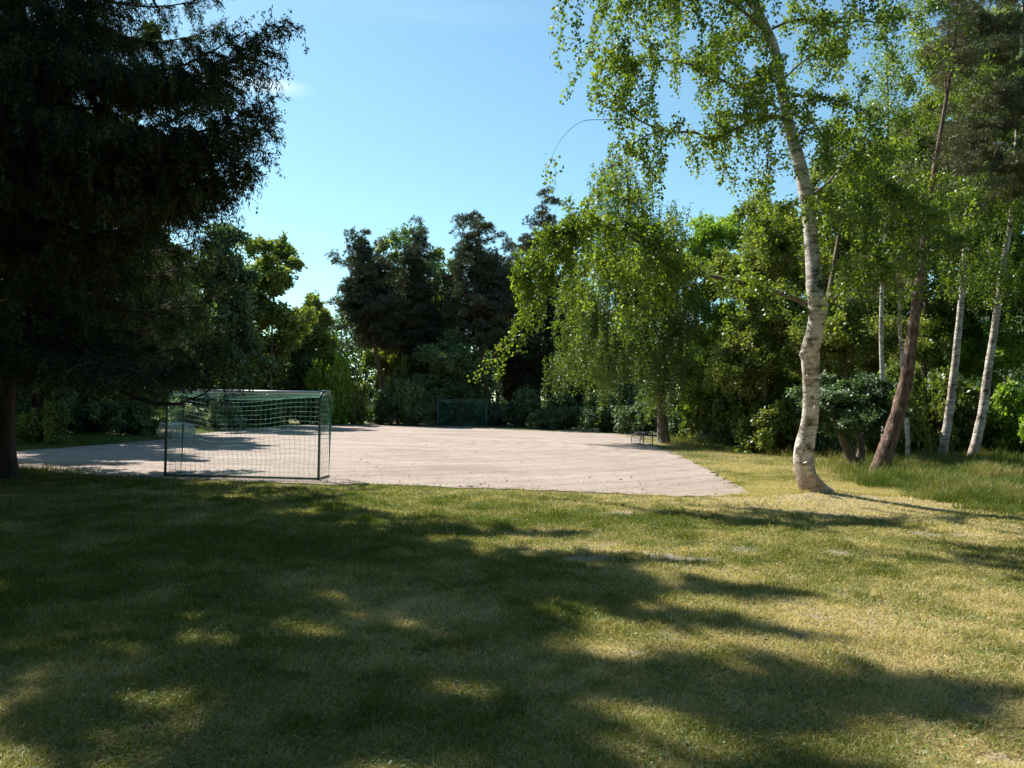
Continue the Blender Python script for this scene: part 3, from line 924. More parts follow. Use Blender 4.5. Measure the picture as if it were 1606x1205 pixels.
    for (p, r0, r1, dens, lmin, lmax, t0, side, lf) in limbs:
        seg = np.linalg.norm(np.diff(p, axis=0), axis=1); cum = np.concatenate([[0], np.cumsum(seg)]); Lt = cum[-1]
        lb.add(p, np.linspace(r0 * .75, r1 * .8, len(p)), sides=7, wob=.06, rng=rng)
        ns = int(dens * Lt * (1 - t0))
        for _ in range(ns):
            s = (t0 + (1 - t0) * rng.rand()) * Lt
            q = np.array([np.interp(s, cum, p[:, c]) for c in range(3)])
            # short side twig then a hanging strand or spray
            dv = rng.standard_normal(3) * np.array([1, 1, .55]) + [0, 0, .25]; dv = dv / np.linalg.norm(dv)
            l = side * (.15 + .65 * rng.rand())
            e = q + dv * l
            ln = lmin + (lmax - lmin) * rng.rand() ** 1.8
            dr = rng.standard_normal(3) * .28
            t = np.linspace(0, 1, 5)[:, None]
            hang = e + t * ln * np.array([dr[0], dr[1], 0]) + np.array([0, 0, -1.0]) * ln * t ** 1.25 + dv * .12 * np.sin(t * 2)
            tw.add(np.concatenate([[q, q + dv * l * .55 + [0, 0, .02]], hang]), np.linspace(.006, .0022, 7), sides=3, cap=False)
            SP.append((q, e, dr, ln, dv)); SL.append((l * .8 + ln) * lf)
    lb.build('limbs', M['grey_bark'], root); tw.build('twigs', M['twig'], root)
    n = 128000
    SL = np.array(SL); i = rng.choice(len(SL), n, p=SL / SL.sum()); t = rng.rand(n)
    q = np.array([a[0] for a in SP])[i]; e = np.array([a[1] for a in SP])[i]; dr = np.array([a[2] for a in SP])[i]; ln = np.array([a[3] for a in SP])[i]; dv = np.array([a[4] for a in SP])[i]
    el_ = np.linalg.norm(e - q, axis=1)
    f1 = el_ / (el_ + ln)
    on = t < f1
    P = np.where(on[:, None], q + (e - q) * (t / f1)[:, None], 0)
    th = np.clip((t - f1) / (1 - f1), 0, 1)[:, None]
    Ph = e + th * ln[:, None] * dr * np.array([1, 1, 0]) + np.array([0, 0, -1.0]) * ln[:, None] * th ** 1.25 + dv * .12 * np.sin(th * 2)
    P = np.where(on[:, None], P, Ph) + rng.standard_normal((n, 3)) * .06
    A = nrm(rand_dir(rng, n) * .9 + np.array([0, 0, -.6])); B = nrm(np.cross(A, rand_dir(rng, n)))
    s = .066 * (.65 + .65 * rng.rand(n))
    ct = rng.rand(len(SL))
    tone = np.clip(.5 + (ct[i] - .5) * .6 + (rng.rand(n) - .5) * .7, 0, 1)
    link_mesh('crown', cards(P, A, B, s, s * .8, .4), quads(n), M['birch_leaf'], root, tone=np.repeat(tone, 4))


birch()

# ------------------------------------------------------------------ far pines
def pine(label, px, topy, d, halfw, seed, basepx=None, crown_low=560, nleaf=150000, r0=.2, mat_='pine_needle', lean=0, lobes=7, topw=.35):
    rng = np.random.RandomState(seed + 500)
    bx = basepx if basepx is not None else px
    b = gbase(bx, d)
    top = W(px, topy + 22, d)
    ells = []
    for i in range(lobes):
        f = i / (lobes - 1)
        y = topy + 26 + (crown_low - topy - 40) * f
        wpx = halfw * (.85 + .4 * rng.rand()) * (topw + (1 - topw) * math.sin(min(1, f * 1.25) * math.pi / 2)) * (1 if f < .8 else .75)
        cx = px + (bx - px) * f * .8 + rng.standard_normal() * halfw * .13
        ells.append(ell(cx, y, d + rng.standard_normal() * .6, wpx, (crown_low - topy) / lobes * .85))
    ells.append((W((px * 2 + bx) / 3, topy + (crown_low - topy) * .56, d), (halfw * .8 * d / FPX, halfw * .8 * d / FPX, (crown_low - topy) * .42 * d / FPX)))
    return make_tree('pine_tree', label, 'tree', b, top, ells, 420, nleaf, 0, M[mat_], M['pine_bark'], r0=r0, kind='needle', seed=seed, rc=(.35, .8), bend=.25, start=.35,
                     per=10, nlen=.25, nwid=.045, shell=.5, flat=1.0, thick=1.2)


GP = 'pines standing behind the far end of the pitch'
pine('broad blunt-topped dark pine, leftmost of those beyond the pitch', 566, 362, 61, 52, 31, basepx=610, crown_low=545, r0=.27)['group'] = GP
pine('narrow dark pine between the blunt one and the tallest mid one', 652, 352, 63, 38, 32, basepx=655, crown_low=600)['group'] = GP
pine('tall pine with ragged top and leaning bare trunk behind the far goal', 742, 318, 60, 62, 33, basepx=772, crown_low=555, r0=.28, topw=.28, lobes=8)['group'] = GP
pine('tall thin-topped pine partly behind the hanging birch leaves', 850, 284, 64, 55, 34, basepx=845, crown_low=610, topw=.25, lobes=9)['group'] = GP
pine('dark pine filling the gap left of the weeping birch', 800, 375, 66, 40, 35, basepx=805, crown_low=620)['group'] = GP
pine('dark low-branched pine behind the weeping birch', 905, 395, 62, 50, 36, crown_low=630)['group'] = GP

# ------------------------------------------------------------------ broadleaf trees
def bl(name, label, px, d, lobes, n, size, leafm, seed, basepx=None, r0=.14, ncl=70, rc=(.6, 1.1), kind='round', group=None, bark='grey_bark', **kw):
    ells = [ell(a, b, d + (dd[0] if dd else 0), rx, rz) for (a, b, rx, rz, *dd) in lobes]
    b = gbase(basepx if basepx is not None else px, d)
    topmost = min(lobes, key=lambda q: q[1])
    top = W(topmost[0], topmost[1], d)
    return make_tree(name, label, 'tree', b, top, ells, ncl, n, size, M[leafm], M[bark], r0=r0, kind=kind, seed=seed, rc=rc, group=group, **kw)


GF = 'leafy trees round the far end of the pitch'
bl('broadleaf_tree', 'round-topped green tree just right of the spruce, against the sky', 425, 52, [(430, 425, 48, 50), (400, 470, 45, 60), (440, 520, 45, 70), (380, 560, 60, 70)], 60000, .22, 'green_leaf', 41, ncl=90, group=GF)
bl('broadleaf_tree', 'small light green tree low between the round tree and the pines', 495, 58, [(495, 500, 28, 30), (490, 560, 40, 50)], 30000, .22, 'green_leaf', 42, group=GF)
bl('broadleaf_tree', 'green tree whose top shows between the two leftmost pines', 605, 68, [(605, 388, 18, 26), (615, 450, 28, 60), (610, 540, 50, 70)], 34000, .25, 'green_leaf', 43, group=GF)
bl('birch_tree', 'airy birch whose pale top rises behind the narrow pine', 655, 70, [(648, 362, 26, 20), (668, 410, 24, 30), (655, 500, 45, 70)], 30000, .22, 'pale_leaf', 44, kind='weep', weep=(.5, 1.6), group=GF, bark='birch_bark')
bl('broadleaf_tree', 'green tree filling the dip right of the ragged pine', 700, 67, [(697, 425, 14, 26), (700, 500, 30, 60)], 26000, .25, 'green_leaf', 45, group=GF)
bl('broadleaf_tree', 'blue-green tree low behind the far goal under the pines', 720, 59, [(700, 560, 38, 40), (735, 590, 40, 35), (690, 610, 35, 30)], 34000, .18, 'pale_leaf', 46, group=GF)
bl('broadleaf_tree', 'dark leafy tree beyond the round-topped one, half behind the spruce', 360, 46, [(362, 380, 24, 40), (340, 440, 55, 60), (340, 540, 60, 70)], 52000, .2, 'dark_leaf', 47, ncl=80, group=GF)

GL = 'dark trees behind the spruce'
bl('broadleaf_tree', 'dark tree low behind the near goal, right of the spruce boughs', 450, 57, [(430, 590, 60, 45), (380, 600, 50, 40), (470, 560, 30, 40)], 40000, .2, 'dark_leaf', 48, group=GL)
bl('broadleaf_tree', 'dark tree behind the spruce, above the white mini goal', 212, 36.5, [(212, 270, 60, 70), (205, 380, 90, 100), (225, 500, 95, 80), (215, 600, 90, 42)], 90000, .2, 'dark_leaf', 49, ncl=90, r0=.2, bark='spruce_bark', group=GL)
bl('broadleaf_tree', 'dark tree behind the spruce, where the pitch meets the verge grass', 130, 37, [(130, 320, 90, 110), (130, 470, 105, 110), (130, 610, 95, 40)], 70000, .18, 'dark_leaf', 50, ncl=100, r0=.2, bark='spruce_bark', group=GL)
bl('broadleaf_tree', 'dark tree just right of the spruce trunk, rooted on the near verge', 62, 29, [(55, 200, 90, 90), (60, 330, 110, 110), (70, 470, 90, 70), (62, 595, 90, 40)], 80000, .16, 'dark_leaf', 52, ncl=110, r0=.17, bark='spruce_bark', group=GL)
bl('broadleaf_tree', 'dark tree behind the spruce trunk at the left edge', 10, 33, [(0, 330, 100, 120), (10, 480, 100, 110), (10, 610, 90, 40)], 70000, .17, 'dark_leaf', 51, ncl=100, r0=.2, bark='spruce_bark', group=GL)

# ------------------------------------------------------------------ weeping birch mid
b0 = G(1041, 695)
dW = float((b0 - CAM) @ FWD)
tpx = [(1041, 695), (1038, 650), (1036, 610), (1030, 570), (1015, 540), (1010, 480), (1000, 420), (990, 350), (985, 290), (980, 250)]
wtr = smooth_path([W(a, b, dW) for a, b in tpx], 3); wtr[0, 2] = 0
make_tree('weeping_birch', 'weeping birch beside the black mini goal, its strands hanging to the pitch edge', 'tree', b0, None,
          [ell(975, 265, dW, 30, 30), (ell(1010, 300, dW, 35, 40)), ell(955, 340, dW, 50, 50), ell(1050, 380, dW, 45, 60), ell(1000, 420, dW - 1, 85, 60), ell(925, 470, dW - 1, 50, 50),
           ell(1060, 480, dW, 50, 60), ell(960, 530, dW - 1.5, 75, 45), ell(885, 555, dW - 1, 22, 25), ell(1035, 570, dW - .5, 55, 35)],
          150, 150000, .085, M['weep_leaf'], M['grey_bark'], kind='weep', seed=61, trunk=wtr, rads=flare(.27, .02, len(wtr)), r0=.27, rc=(.5, .9), weep=(.6, 2.4), start=.3, zmin=1.0)

# ------------------------------------------------------------------ right-hand wood
GR = 'leafy trees of the wood right of the pitch'
bl('broadleaf_tree', 'light green tree right of the weeping birch, topping out level with the far pines', 1130, 38, [(1130, 375, 42, 45), (1110, 450, 55, 60), (1150, 530, 60, 60), (1100, 600, 45, 50)], 90000, .12, 'lime_leaf', 71, ncl=130, rc=(.45, .9), group=GR)
bl('broadleaf_tree', 'bushy green tree directly left of the white birch trunk', 1205, 31, [(1205, 345, 50, 42), (1180, 420, 60, 60), (1215, 500, 65, 60), (1170, 570, 60, 50)], 90000, .11, 'green_leaf', 72, ncl=130, rc=(.4, .8), group=GR)
bl('broadleaf_tree', 'green tree just right of the white birch trunk, below the open sky', 1320, 28, [(1320, 300, 50, 60), (1350, 400, 70, 60), (1330, 520, 70, 60)], 90000, .1, 'green_leaf', 73, ncl=130, rc=(.4, .8), group=GR)
bl('broadleaf_tree', 'green tree between the reddish pine trunk and the two pale birch stems', 1450, 34, [(1440, 250, 60, 80), (1470, 380, 75, 80), (1460, 520, 75, 70)], 100000, .1, 'green_leaf', 74, ncl=140, rc=(.4, .85), r0=.16, group=GR)
bl('broadleaf_tree', 'bright green tree behind the rightmost birch stem', 1560, 33, [(1560, 300, 70, 80), (1580, 420, 80, 70), (1540, 540, 70, 60)], 110000, .1, 'lime_leaf', 75, ncl=140, rc=(.4, .8), group=GR)
bl('broadleaf_tree', 'tall green tree at the right edge reaching the top of the picture', 1620, 32, [(1600, 60, 80, 100), (1640, 220, 90, 100), (1500, 80, 60, 60), (1640, 420, 80, 100)], 90000, .12, 'green_leaf', 76, ncl=140, r0=.2, group=GR)
bl('broadleaf_tree', 'darker green tree deep in the wood behind the slim birch', 1390, 38, [(1390, 330, 90, 90), (1390, 500, 110, 110)], 70000, .15, 'green_leaf', 77, ncl=110, group=GR)
bl('broadleaf_tree', 'darker tree deep in the wood left of the white trunk', 1250, 42, [(1250, 400, 90, 80), (1230, 550, 110, 80)], 60000, .16, 'green_leaf', 78, ncl=100, group=GR)

bl('broadleaf_tree', 'pale green tree filling the top right between the slim birch and the dark pine crown', 1480, 37, [(1385, 270, 80, 55), (1470, 210, 70, 80), (1535, 100, 55, 90), (1450, 330, 90, 70)], 80000, .13, 'green_leaf', 79, ncl=130, r0=.16, group=GR)

# dark pine crown upper right + its red trunk
b1 = G(1378, 746); d1 = float((b1 - CAM) @ FWD)
t1 = smooth_path([W(a, b, d1) for a, b in [(1376, 747), (1392, 700), (1408, 650), (1422, 590), (1430, 530), (1438, 470), (1445, 420), (1452, 360), (1462, 290), (1475, 210), (1490, 120), (1500, 40), (1505, -60)]], 3)
t1[0, 2] = 0
r1 = make_tree('pine_tree', 'leaning reddish pine trunk with sparse brown boughs right of the white birch', 'tree', b1, None,
               [ell(1440, 330, d1, 75, 60), ell(1380, 430, d1 + .5, 75, 36), ell(1500, 240, d1, 70, 70), ell(1510, 110, d1, 60, 70), ell(1500, 0, d1, 60, 60), ell(1320, 470, d1 + 1.2, 50, 24)],
               105, 60000, 0, M['brown_needle'], M['pine_bark'], kind='needle', seed=81, trunk=t1, rads=flare(.23, .01, len(t1), .3), r0=.28, rc=(.3, .55), per=10, nlen=.12, nwid=.012, start=.4, flat=.6, thick=1.1)
b2 = gbase(1640, 25)
pr = make_tree('pine_tree', 'dark dense pine crown filling the upper right corner', 'tree', b2, W(1600, -60, 25),
               [ell(1560, 70, 25, 70, 60), ell(1590, 170, 25, 70, 60), ell(1530, 200, 25, 60, 60), ell(1600, 270, 25, 60, 50), ell(1550, -30, 25, 60, 50)],
               110, 90000, 0, M['brown_needle'], M['pine_bark'], kind='needle', seed=82, r0=.16, rc=(.35, .7), per=10, nlen=.16, nwid=.018, start=.5, flat=.6, bend=.1)


def birch_stem(label, pts, hw0, seed, lobes, n, d=None, weep=(.3, 1.0), rx=None):
    b = G(*pts[0]); dd = float((b - CAM) @ FWD) if d is None else d
    if d is not None: b = gbase(pts[0][0], d)
    tr = smooth_path([W(a, c, dd) for a, c in pts], 4); tr[0] = b
    rad = np.linspace(hw0, .02, len(tr)) ** 1.0 * dd / FPX
    rad = (hw0 * dd / FPX) * (1 - np.linspace(0, 1, len(tr))) ** .7 + .015
    return make_tree('birch_tree', label, 'tree', b, None, [ell(a, c, dd + (q[0] if q else 0), e, f) for a, c, e, f, *q in lobes], 60, n, .075, M['birch_leaf'], M['birch_bark'],
                     kind='weep', seed=seed, trunk=tr, rads=rad, r0=.12, rc=(.35, .7), weep=weep, start=.45, zmin=2.2, group='slender birches at the wood edge')


birch_stem('slender birch, left of the two pale leaning stems at right', [(1476, 722), (1482, 690), (1490, 640), (1497, 580), (1503, 520), (1510, 450), (1514, 380), (1520, 280), (1528, 150), (1530, 20)], 6.6, 91,
           [(1520, 300, 60, 60), (1525, 150, 50, 80), (1500, 420, 45, 30)], 26000)
birch_stem('slender birch leaning right, rightmost of the pale stems', [(1522, 722), (1532, 690), (1542, 640), (1550, 580), (1558, 530), (1566, 470), (1576, 400), (1586, 340), (1592, 250), (1600, 120), (1604, 0)], 7, 92,
           [(1590, 300, 60, 60), (1600, 150, 60, 80), (1570, 420, 45, 40)], 26000)
birch_stem('thin bare-stemmed birch behind the reddish pine trunk', [(1386, 700), (1387, 650), (1384, 590), (1382, 520), (1384, 440), (1390, 330), (1393, 200), (1391, 110), (1388, 30)], 3.6, 93,
           [(1392, 130, 35, 90), (1390, 300, 45, 60)], 9000, d=25)
birch_stem('thin pale birch stem right beside the foot of the reddish pine', [(1424, 708), (1422, 660), (1417, 600), (1412, 520), (1410, 440), (1405, 350), (1400, 250)], 3.0, 94,
           [(1405, 300, 40, 70), (1410, 400, 40, 40)], 9000, d=26)

# forked small tree with dark leaves, right of the birch
b3 = G(1342, 734); d3 = float((b3 - CAM) @ FWD)
rng = np.random.RandomState(95)
ro = empty('forked_tree', b3); ti(ro, 'low dark-leaved tree with a forked trunk between white birch and reddish pine', 'tree')
tb = Tubes()
for path, r in (([(1342, 737), (1334, 715), (1324, 695), (1315, 670), (1305, 640), (1300, 610)], 9), ([(1344, 737), (1350, 715), (1350, 695), (1345, 665), (1355, 630), (1370, 600)], 8)):
    q = smooth_path([W(a, c, d3) for a, c in path], 3); q[0, 2] = -.03
    tb.add(q - b3, np.linspace(r, 2, len(q)) * d3 / FPX, sides=9, wob=.04, rng=rng)
cc = in_ellipsoids(rng, [ell(1335, 655, d3 - .3, 72, 26), ell(1300, 625, d3, 50, 28), ell(1390, 650, d3, 48, 22), ell(1350, 610, d3 + .4, 60, 24)], 70)
for c in cc[:26]:
    s = W(1330 + rng.rand() * 25, 660, d3)
    tb.add(np.array([s, (s + c) / 2 + [0, 0, .12], c]) - b3, [.03, .018, .006], sides=4, cap=False)
tb.build('trunk', M['grey_bark'], ro)
V, tone = leaves_round(rng, cc, .25 + .25 * rng.rand(len(cc)), 26000, .085, flat=.4, up=.9)
link_mesh('crown', V - b3, quads(len(V) // 4), M['dark_leaf'], ro, tone=np.repeat(tone, 4))

# ------------------------------------------------------------------ shrubs
def shrub_proto(seed, leafm, n, size, ncl=34, white=False):
    rng = np.random.RandomState(seed)
    root = empty('shrub', (0, 0, 0))
    cen = in_ellipsoids(rng, [((0, 0, .95), (1.15, 1.0, .85)), ((.5, .1, .6), (1.0, .9, .55)), ((-.55, 0, .65), (.9, .9, .6))], ncl)
    cen[:, 2] = np.maximum(cen[:, 2], .15)
    tb = Tubes()
    for c in cen:
        s = np.array([rng.standard_normal() * .12, rng.standard_normal() * .12, -.03])
        mid = (s + c) / 2 + np.array([0, 0, .2])
        tb.add(np.array([s, mid, c]), [.022, .014, .005], sides=4, cap=False)
    tb.build('stem', M['grey_bark'], root)
    V, tone = leaves_round(rng, cen, .28 + .25 * rng.rand(len(cen)), n, size, up=.6)
    link_mesh('foliage', V, quads(len(V) // 4), M[leafm], root, tone=np.repeat(tone, 4))
    return root


protos = {'dark': shrub_proto(101, 'dark_leaf', 15000, .11), 'green': shrub_proto(102, 'green_leaf', 15000, .11), 'pale': shrub_proto(103, 'pale_leaf', 15000, .10),
          'white': shrub_proto(104, 'white_leaf', 13000, .10), 'lime': shrub_proto(105, 'lime_leaf', 14000, .12)}
used = set()
def shrub(kind, px, d, wpx, hpx, label, group, seed=0):
    p0 = protos[kind]
    if kind in used:
        o = p0.copy(); C.objects.link(o)
        for ch in list(p0.children):
            c_ = ch.copy(); C.objects.link(c_); c_.parent = o
    else:
        used.add(kind); o = p0
    k = d / FPX
    q = gbase(px, d)
    o.location = tuple(q)
    o.rotation_euler = (0, 0, (px * 7.3 + d) % 6.28)
    w_, h_ = wpx * k / 2.9, hpx * k / 1.9
    o.scale = (w_, w_, h_)
    ti(o, label, 'shrub', group)
    return o


GS1, GS2, GS3 = 'shrubs along the far end of the pitch', 'shrubs along the left verge', 'undergrowth shrubs right of the pitch'
shrub('lime', 520, 55, 75, 110, 'bright lime green shrub just right above the near goal', GS1)
shrub('white', 352, 45, 85, 50, 'pale leafed shrub seen through the near goal under the spruce tip', GS2)
shrub('pale', 480, 56, 95, 60, 'grey green shrub directly behind the right end of the near goal', GS1)
shrub('green', 555, 57, 60, 70, 'green shrub right of the near goal at the foot of the lime one', GS1)
shrub('dark', 598, 58, 70, 60, 'dark shrub around the foot of the leftmost pine', GS1)
shrub('pale', 645, 57, 70, 85, 'grey green shrub immediately left of the far goal', GS1)
shrub('green', 625, 60, 50, 110, 'tall green shrub behind the leftmost pine trunk', GS1)
shrub('dark', 700, 60, 75, 75, 'dark shrub behind the left post of the far goal', GS1)
shrub('dark', 755, 59, 75, 60, 'dark shrub behind the right post of the far goal', GS1)
shrub('dark', 815, 57, 85, 65, 'dark shrub right of the far goal below the hanging birch leaves', GS1)
shrub('pale', 850, 54, 62, 34, 'low grey green shrub on the pitch edge below the hanging leaves', GS1)
shrub('dark', 890, 54, 80, 60, 'dark shrub under the left side of the weeping birch', GS1)
shrub('dark', 955, 50, 90, 70, 'dark shrub in the deep shade under the weeping birch', GS1)
shrub('dark', 1010, 46, 90, 80, 'dark shrub behind the black mini goal', GS1)
shrub('dark', 1080, 42, 90, 80, 'dark shrub immediately right of the weeping birch trunk', GS3)
shrub('white', 1105, 37, 55, 34, 'low pale shrub in the long grass right of the weeping birch', GS3)
shrub('green', 1110, 38, 90, 110, 'tall green shrub below the light green tree', GS3)
shrub('green', 1165, 32, 100, 120, 'tall green shrub left of the white birch trunk, over the long grass', GS3)
shrub('green', 1215, 30, 130, 105, 'broad green shrub touching the left side of the white birch trunk', GS3)
shrub('green', 1240, 32, 120, 150, 'green tall shrub right behind the white birch trunk', GS3)
shrub('dark', 1300, 29, 110, 170, 'dark tall shrub behind the forked tree', GS3)
shrub('green', 1400, 30, 130, 150, 'green tall shrub behind the reddish pine trunk', GS3)
shrub('green', 1455, 31, 90, 130, 'green shrub behind the left pale birch stem', GS3)
shrub('green', 1500, 31, 120, 140, 'green shrub between the two pale birch stems', GS3)
shrub('lime', 1600, 30, 110, 120, 'bright green shrub at the right edge beside the rightmost birch stem', GS3)
shrub('green', 1560, 31, 90, 110, 'green shrub in the long grass right of the pale birch stems', GS3)
shrub('white', 290, 44, 90, 52, 'pale flecked shrub behind the white mini goal', GS2)
shrub('pale', 210, 35, 100, 68, 'shaded grey green shrub left of the white mini goal', GS2)
shrub('dark', 140, 34, 120, 85, 'dark shrub on the verge between mini goal and spruce trunk', GS2)
shrub('green', 72, 27.5, 80, 72, 'green shrub in a patch of sun near the spruce trunk', GS2)
shrub('dark', 30, 28.5, 80, 95, 'dark shrub close beside the spruce trunk on the far verge', GS2)
shrub('green', 420, 50, 70, 45, 'green shrub seen through the middle of the near goal net', GS2)
shrub('dark', 385, 48, 100, 85, 'dark tall shrub behind the pale one seen over the goal bar', GS2)
shrub('dark', 300, 47, 120, 110, 'dark tall shrub behind the pale flecked one', GS2)

# ------------------------------------------------------------------ distant wood plus unseen trees added to block sky light (one mass)
rng = np.random.RandomState(200)
cen, rcs = [], []
wt_ = Tubes()
for i in range(1000):
    f = rng.rand()
    if i >= 620:  # tall unseen trees beside and behind the camera, added to cut sky fill
        hh = 15 + 6 * rng.rand()
        g_ = rng.rand()
        if g_ < .4: x = rng.uniform(-30, 30); y = rng.uniform(-22, -6)
        elif g_ < .76: x = rng.uniform(-30, -15); y = rng.uniform(-18, 15); x -= .25 * max(y, 0)
        else: x = rng.uniform(13, 30); y = rng.uniform(-20, 11)
    elif f < .42:
        x = rng.uniform(-46, 40); y = rng.uniform(70, 88); hh = 7.5 + 3.5 * rng.rand()
    elif f < .72:
        y = rng.uniform(22, 80); x = max(.62 * y, 15) + rng.uniform(3, 14); hh = 8 + 6 * rng.rand()
        x = 13.5 + .28 * y + rng.uniform(3, 16)
    else:
        y = rng.uniform(30, 85); x = -24 - rng.uniform(1, 20); hh = 9 + 5 * rng.rand()
    if i % 2 == 0: wt_.add([[x, y, -.05], [x + .2, y, hh * .5], [x, y + .2, hh * .9]], [.14, .11, .04], sides=6)
    for _ in range(11):
        z = hh * (.03 + .97 * rng.rand() ** 1.25)
        sp_ = 2.2 * (1 - .4 * z / hh)
        cen.append([x + rng.standard_normal() * sp_, y + rng.standard_normal() * sp_, max(z, .6)]); rcs.append(.8 + .9 * rng.rand())
cen = np.array(cen); rcs = np.array(rcs)
V, tone = leaves_round(rng, cen, rcs, 620000, .36)
ob = link_mesh('woodland_and_sky_blockers', V, quads(len(V) // 4), M['dark_leaf'], tone=np.repeat(tone, 4))
ti(ob, 'dense green woodland closing the view behind the trees around the pitch, plus unseen trees added around the camera to block sky light', 'woodland', kind='stuff')
wo = wt_.build('woodland_and_blocker_trunks', M['grey_bark'], None); ti(wo, 'dim trunks deep inside the woodland behind the first trees, and of the unseen trees added to block sky light', 'woodland', kind='stuff')

# ------------------------------------------------------------------ goals
M['goal_green'] = plain('goal_green_paint', (.06, .12, .095), .45, .2, .3, 9)
M['goal_steel'] = plain('goal_galvanised', (.42, .45, .44), .4, .6, .2, 12)
M['net'] = plain('net_cord', (.16, .40, .32), .8)
M['net_white'] = plain('white_net_cord', (.75, .76, .74), .8)
M['black_paint'] = plain('black_tube', (.10, .10, .10), .4, .3)
M['white_tube'] = plain('white_tube', (.62, .62, .60), .4)


def net_surface(tb, f, nu, nv, r):
    """cords along both directions of the surface f(u,v)"""
    us = np.linspace(0, 1, nu + 1); vs = np.linspace(0, 1, nv + 1)
    for u in us:
        tb.add(np.array([f(u, v) for v in vs]), r, sides=3, cap=False)
    for v in vs:
        tb.add(np.array([f(u, v) for u in us]), r, sides=3, cap=False)


def goal(name, label, origin, ang, w, h, dep, r, mats, cell, cord, hook=True, group=None, seed=1):
    """mouth posts at local y=0 (x from -w/2 to w/2), back legs at local y=-dep"""
    rng = np.random.RandomState(seed)
    root = empty(name, (*origin[:2], 0)); root.rotation_euler = (0, 0, ang)
    ti(root, label, 'goal', group)
    fr, bar, net = mats
    for sgn in (-1, 1):
        x = sgn * w / 2
        R0 = min(.22, dep * .45)
        arc = [[x, 0, 0], [x, 0, h - R0]] + [[x, -R0 + R0 * math.cos(a), h - R0 + R0 * math.sin(a)] for a in np.linspace(0, math.pi / 2, 6)[1:]] 
        arc += [[x, -dep + R0 - R0 * math.sin(a), h - R0 + R0 * math.cos(a)] for a in np.linspace(0, math.pi / 2, 6)]
        arc += [[x, -dep, 0]]
        t = Tubes(); a_ = np.array(arc); t.add(a_[:9], r, sides=10); t.build('post', fr, root)
        t = Tubes(); t.add(a_[8:], r * .72, sides=8); t.build('back_leg', fr, root)
        t = Tubes(); t.add([[x, 0, .05], [x, -dep, .05]], r * .6, sides=8); t.build('ground_bar', fr, root)
    t = Tubes(); t.add([[-w / 2, -.02, h - .012], [0, -.02, h - .018], [w / 2, -.02, h - .012]], r * .95, sides=10); t.build('crossbar', bar, root)
    t = Tubes(); t.add([[-w / 2, -dep, .05], [w / 2, -dep, .05]], r * .6, sides=8); t.build('back_bar', fr, root)
    tb = Tubes()
    ph = rng.rand(8) * 6.28
    def back(u, v):
        sag = .16 * math.sin(math.pi * u) * math.sin(math.pi * min(v * 1.3, 1)) + .05 * math.sin(7 * u + ph[0]) * v
        dz = -.12 * math.sin(math.pi * u) * (1 - v) - .035 * math.sin(8 * u + ph[1]) * (1 - v * .6) - .02 * math.sin(19 * u + ph[3]) * math.sin(3 * v)
        return [-w / 2 + w * u + .012 * math.sin(14 * v + ph[2] + 6 * u), -dep * (.96) - sag * .8, (h - .12) * (1 - v) + .05 * v + dz]
    def top(u, v):
        return [-w / 2 + w * u, -.03 - (dep * .93) * v, h - .03 - .09 * v - .09 * math.sin(math.pi * u) * math.sin(math.pi * v * .5)]
    net_surface(tb, back, int(w / cell), int(h / cell), cord)
    net_surface(tb, top, int(w / cell), max(2, int(dep / cell)), cord)
    for sgn in (-1, 1):
        def side(u, v):
            return [sgn * (w / 2 + .03 * math.sin(math.pi * u) * math.sin(5 * v)), -dep * (.04 + .92 * u), (h - .06) * (1 - v) + .05 * v]
        net_surface(tb, side, max(3, int(dep / cell)), int(h / cell), cord)
    tb.build('net', net, root)
    return root


q = (G(288, 752) + G(518, 760)) / 2
gL = np.array([W(286, 700, 17.9)[0], W(286, 700, 17.9)[1]]); gR = np.array([W(517, 700, 17.6)[0], W(517, 700, 17.6)[1]])
ang = math.atan2(gR[1] - gL[1], gR[0] - gL[0])
goal('football_goal', 'near green tube goal with teal net at the lawn edge of the pitch', (gL + gR) / 2, ang, float(np.linalg.norm(gR - gL)), 1.97, .72, .040,
     (M['goal_green'], M['goal_steel'], M['net']), .11, .0032, group='large tube goals at both ends of the pitch')
q = gbase(724, 56)
goal('football_goal', 'far green tube goal in the shade under the pines', q, math.pi - R(3), 3.6, 1.97, .85, .04, (M['goal_green'], M['goal_green'], M['net']), .15, .004,
     group='large tube goals at both ends of the pitch', seed=2)


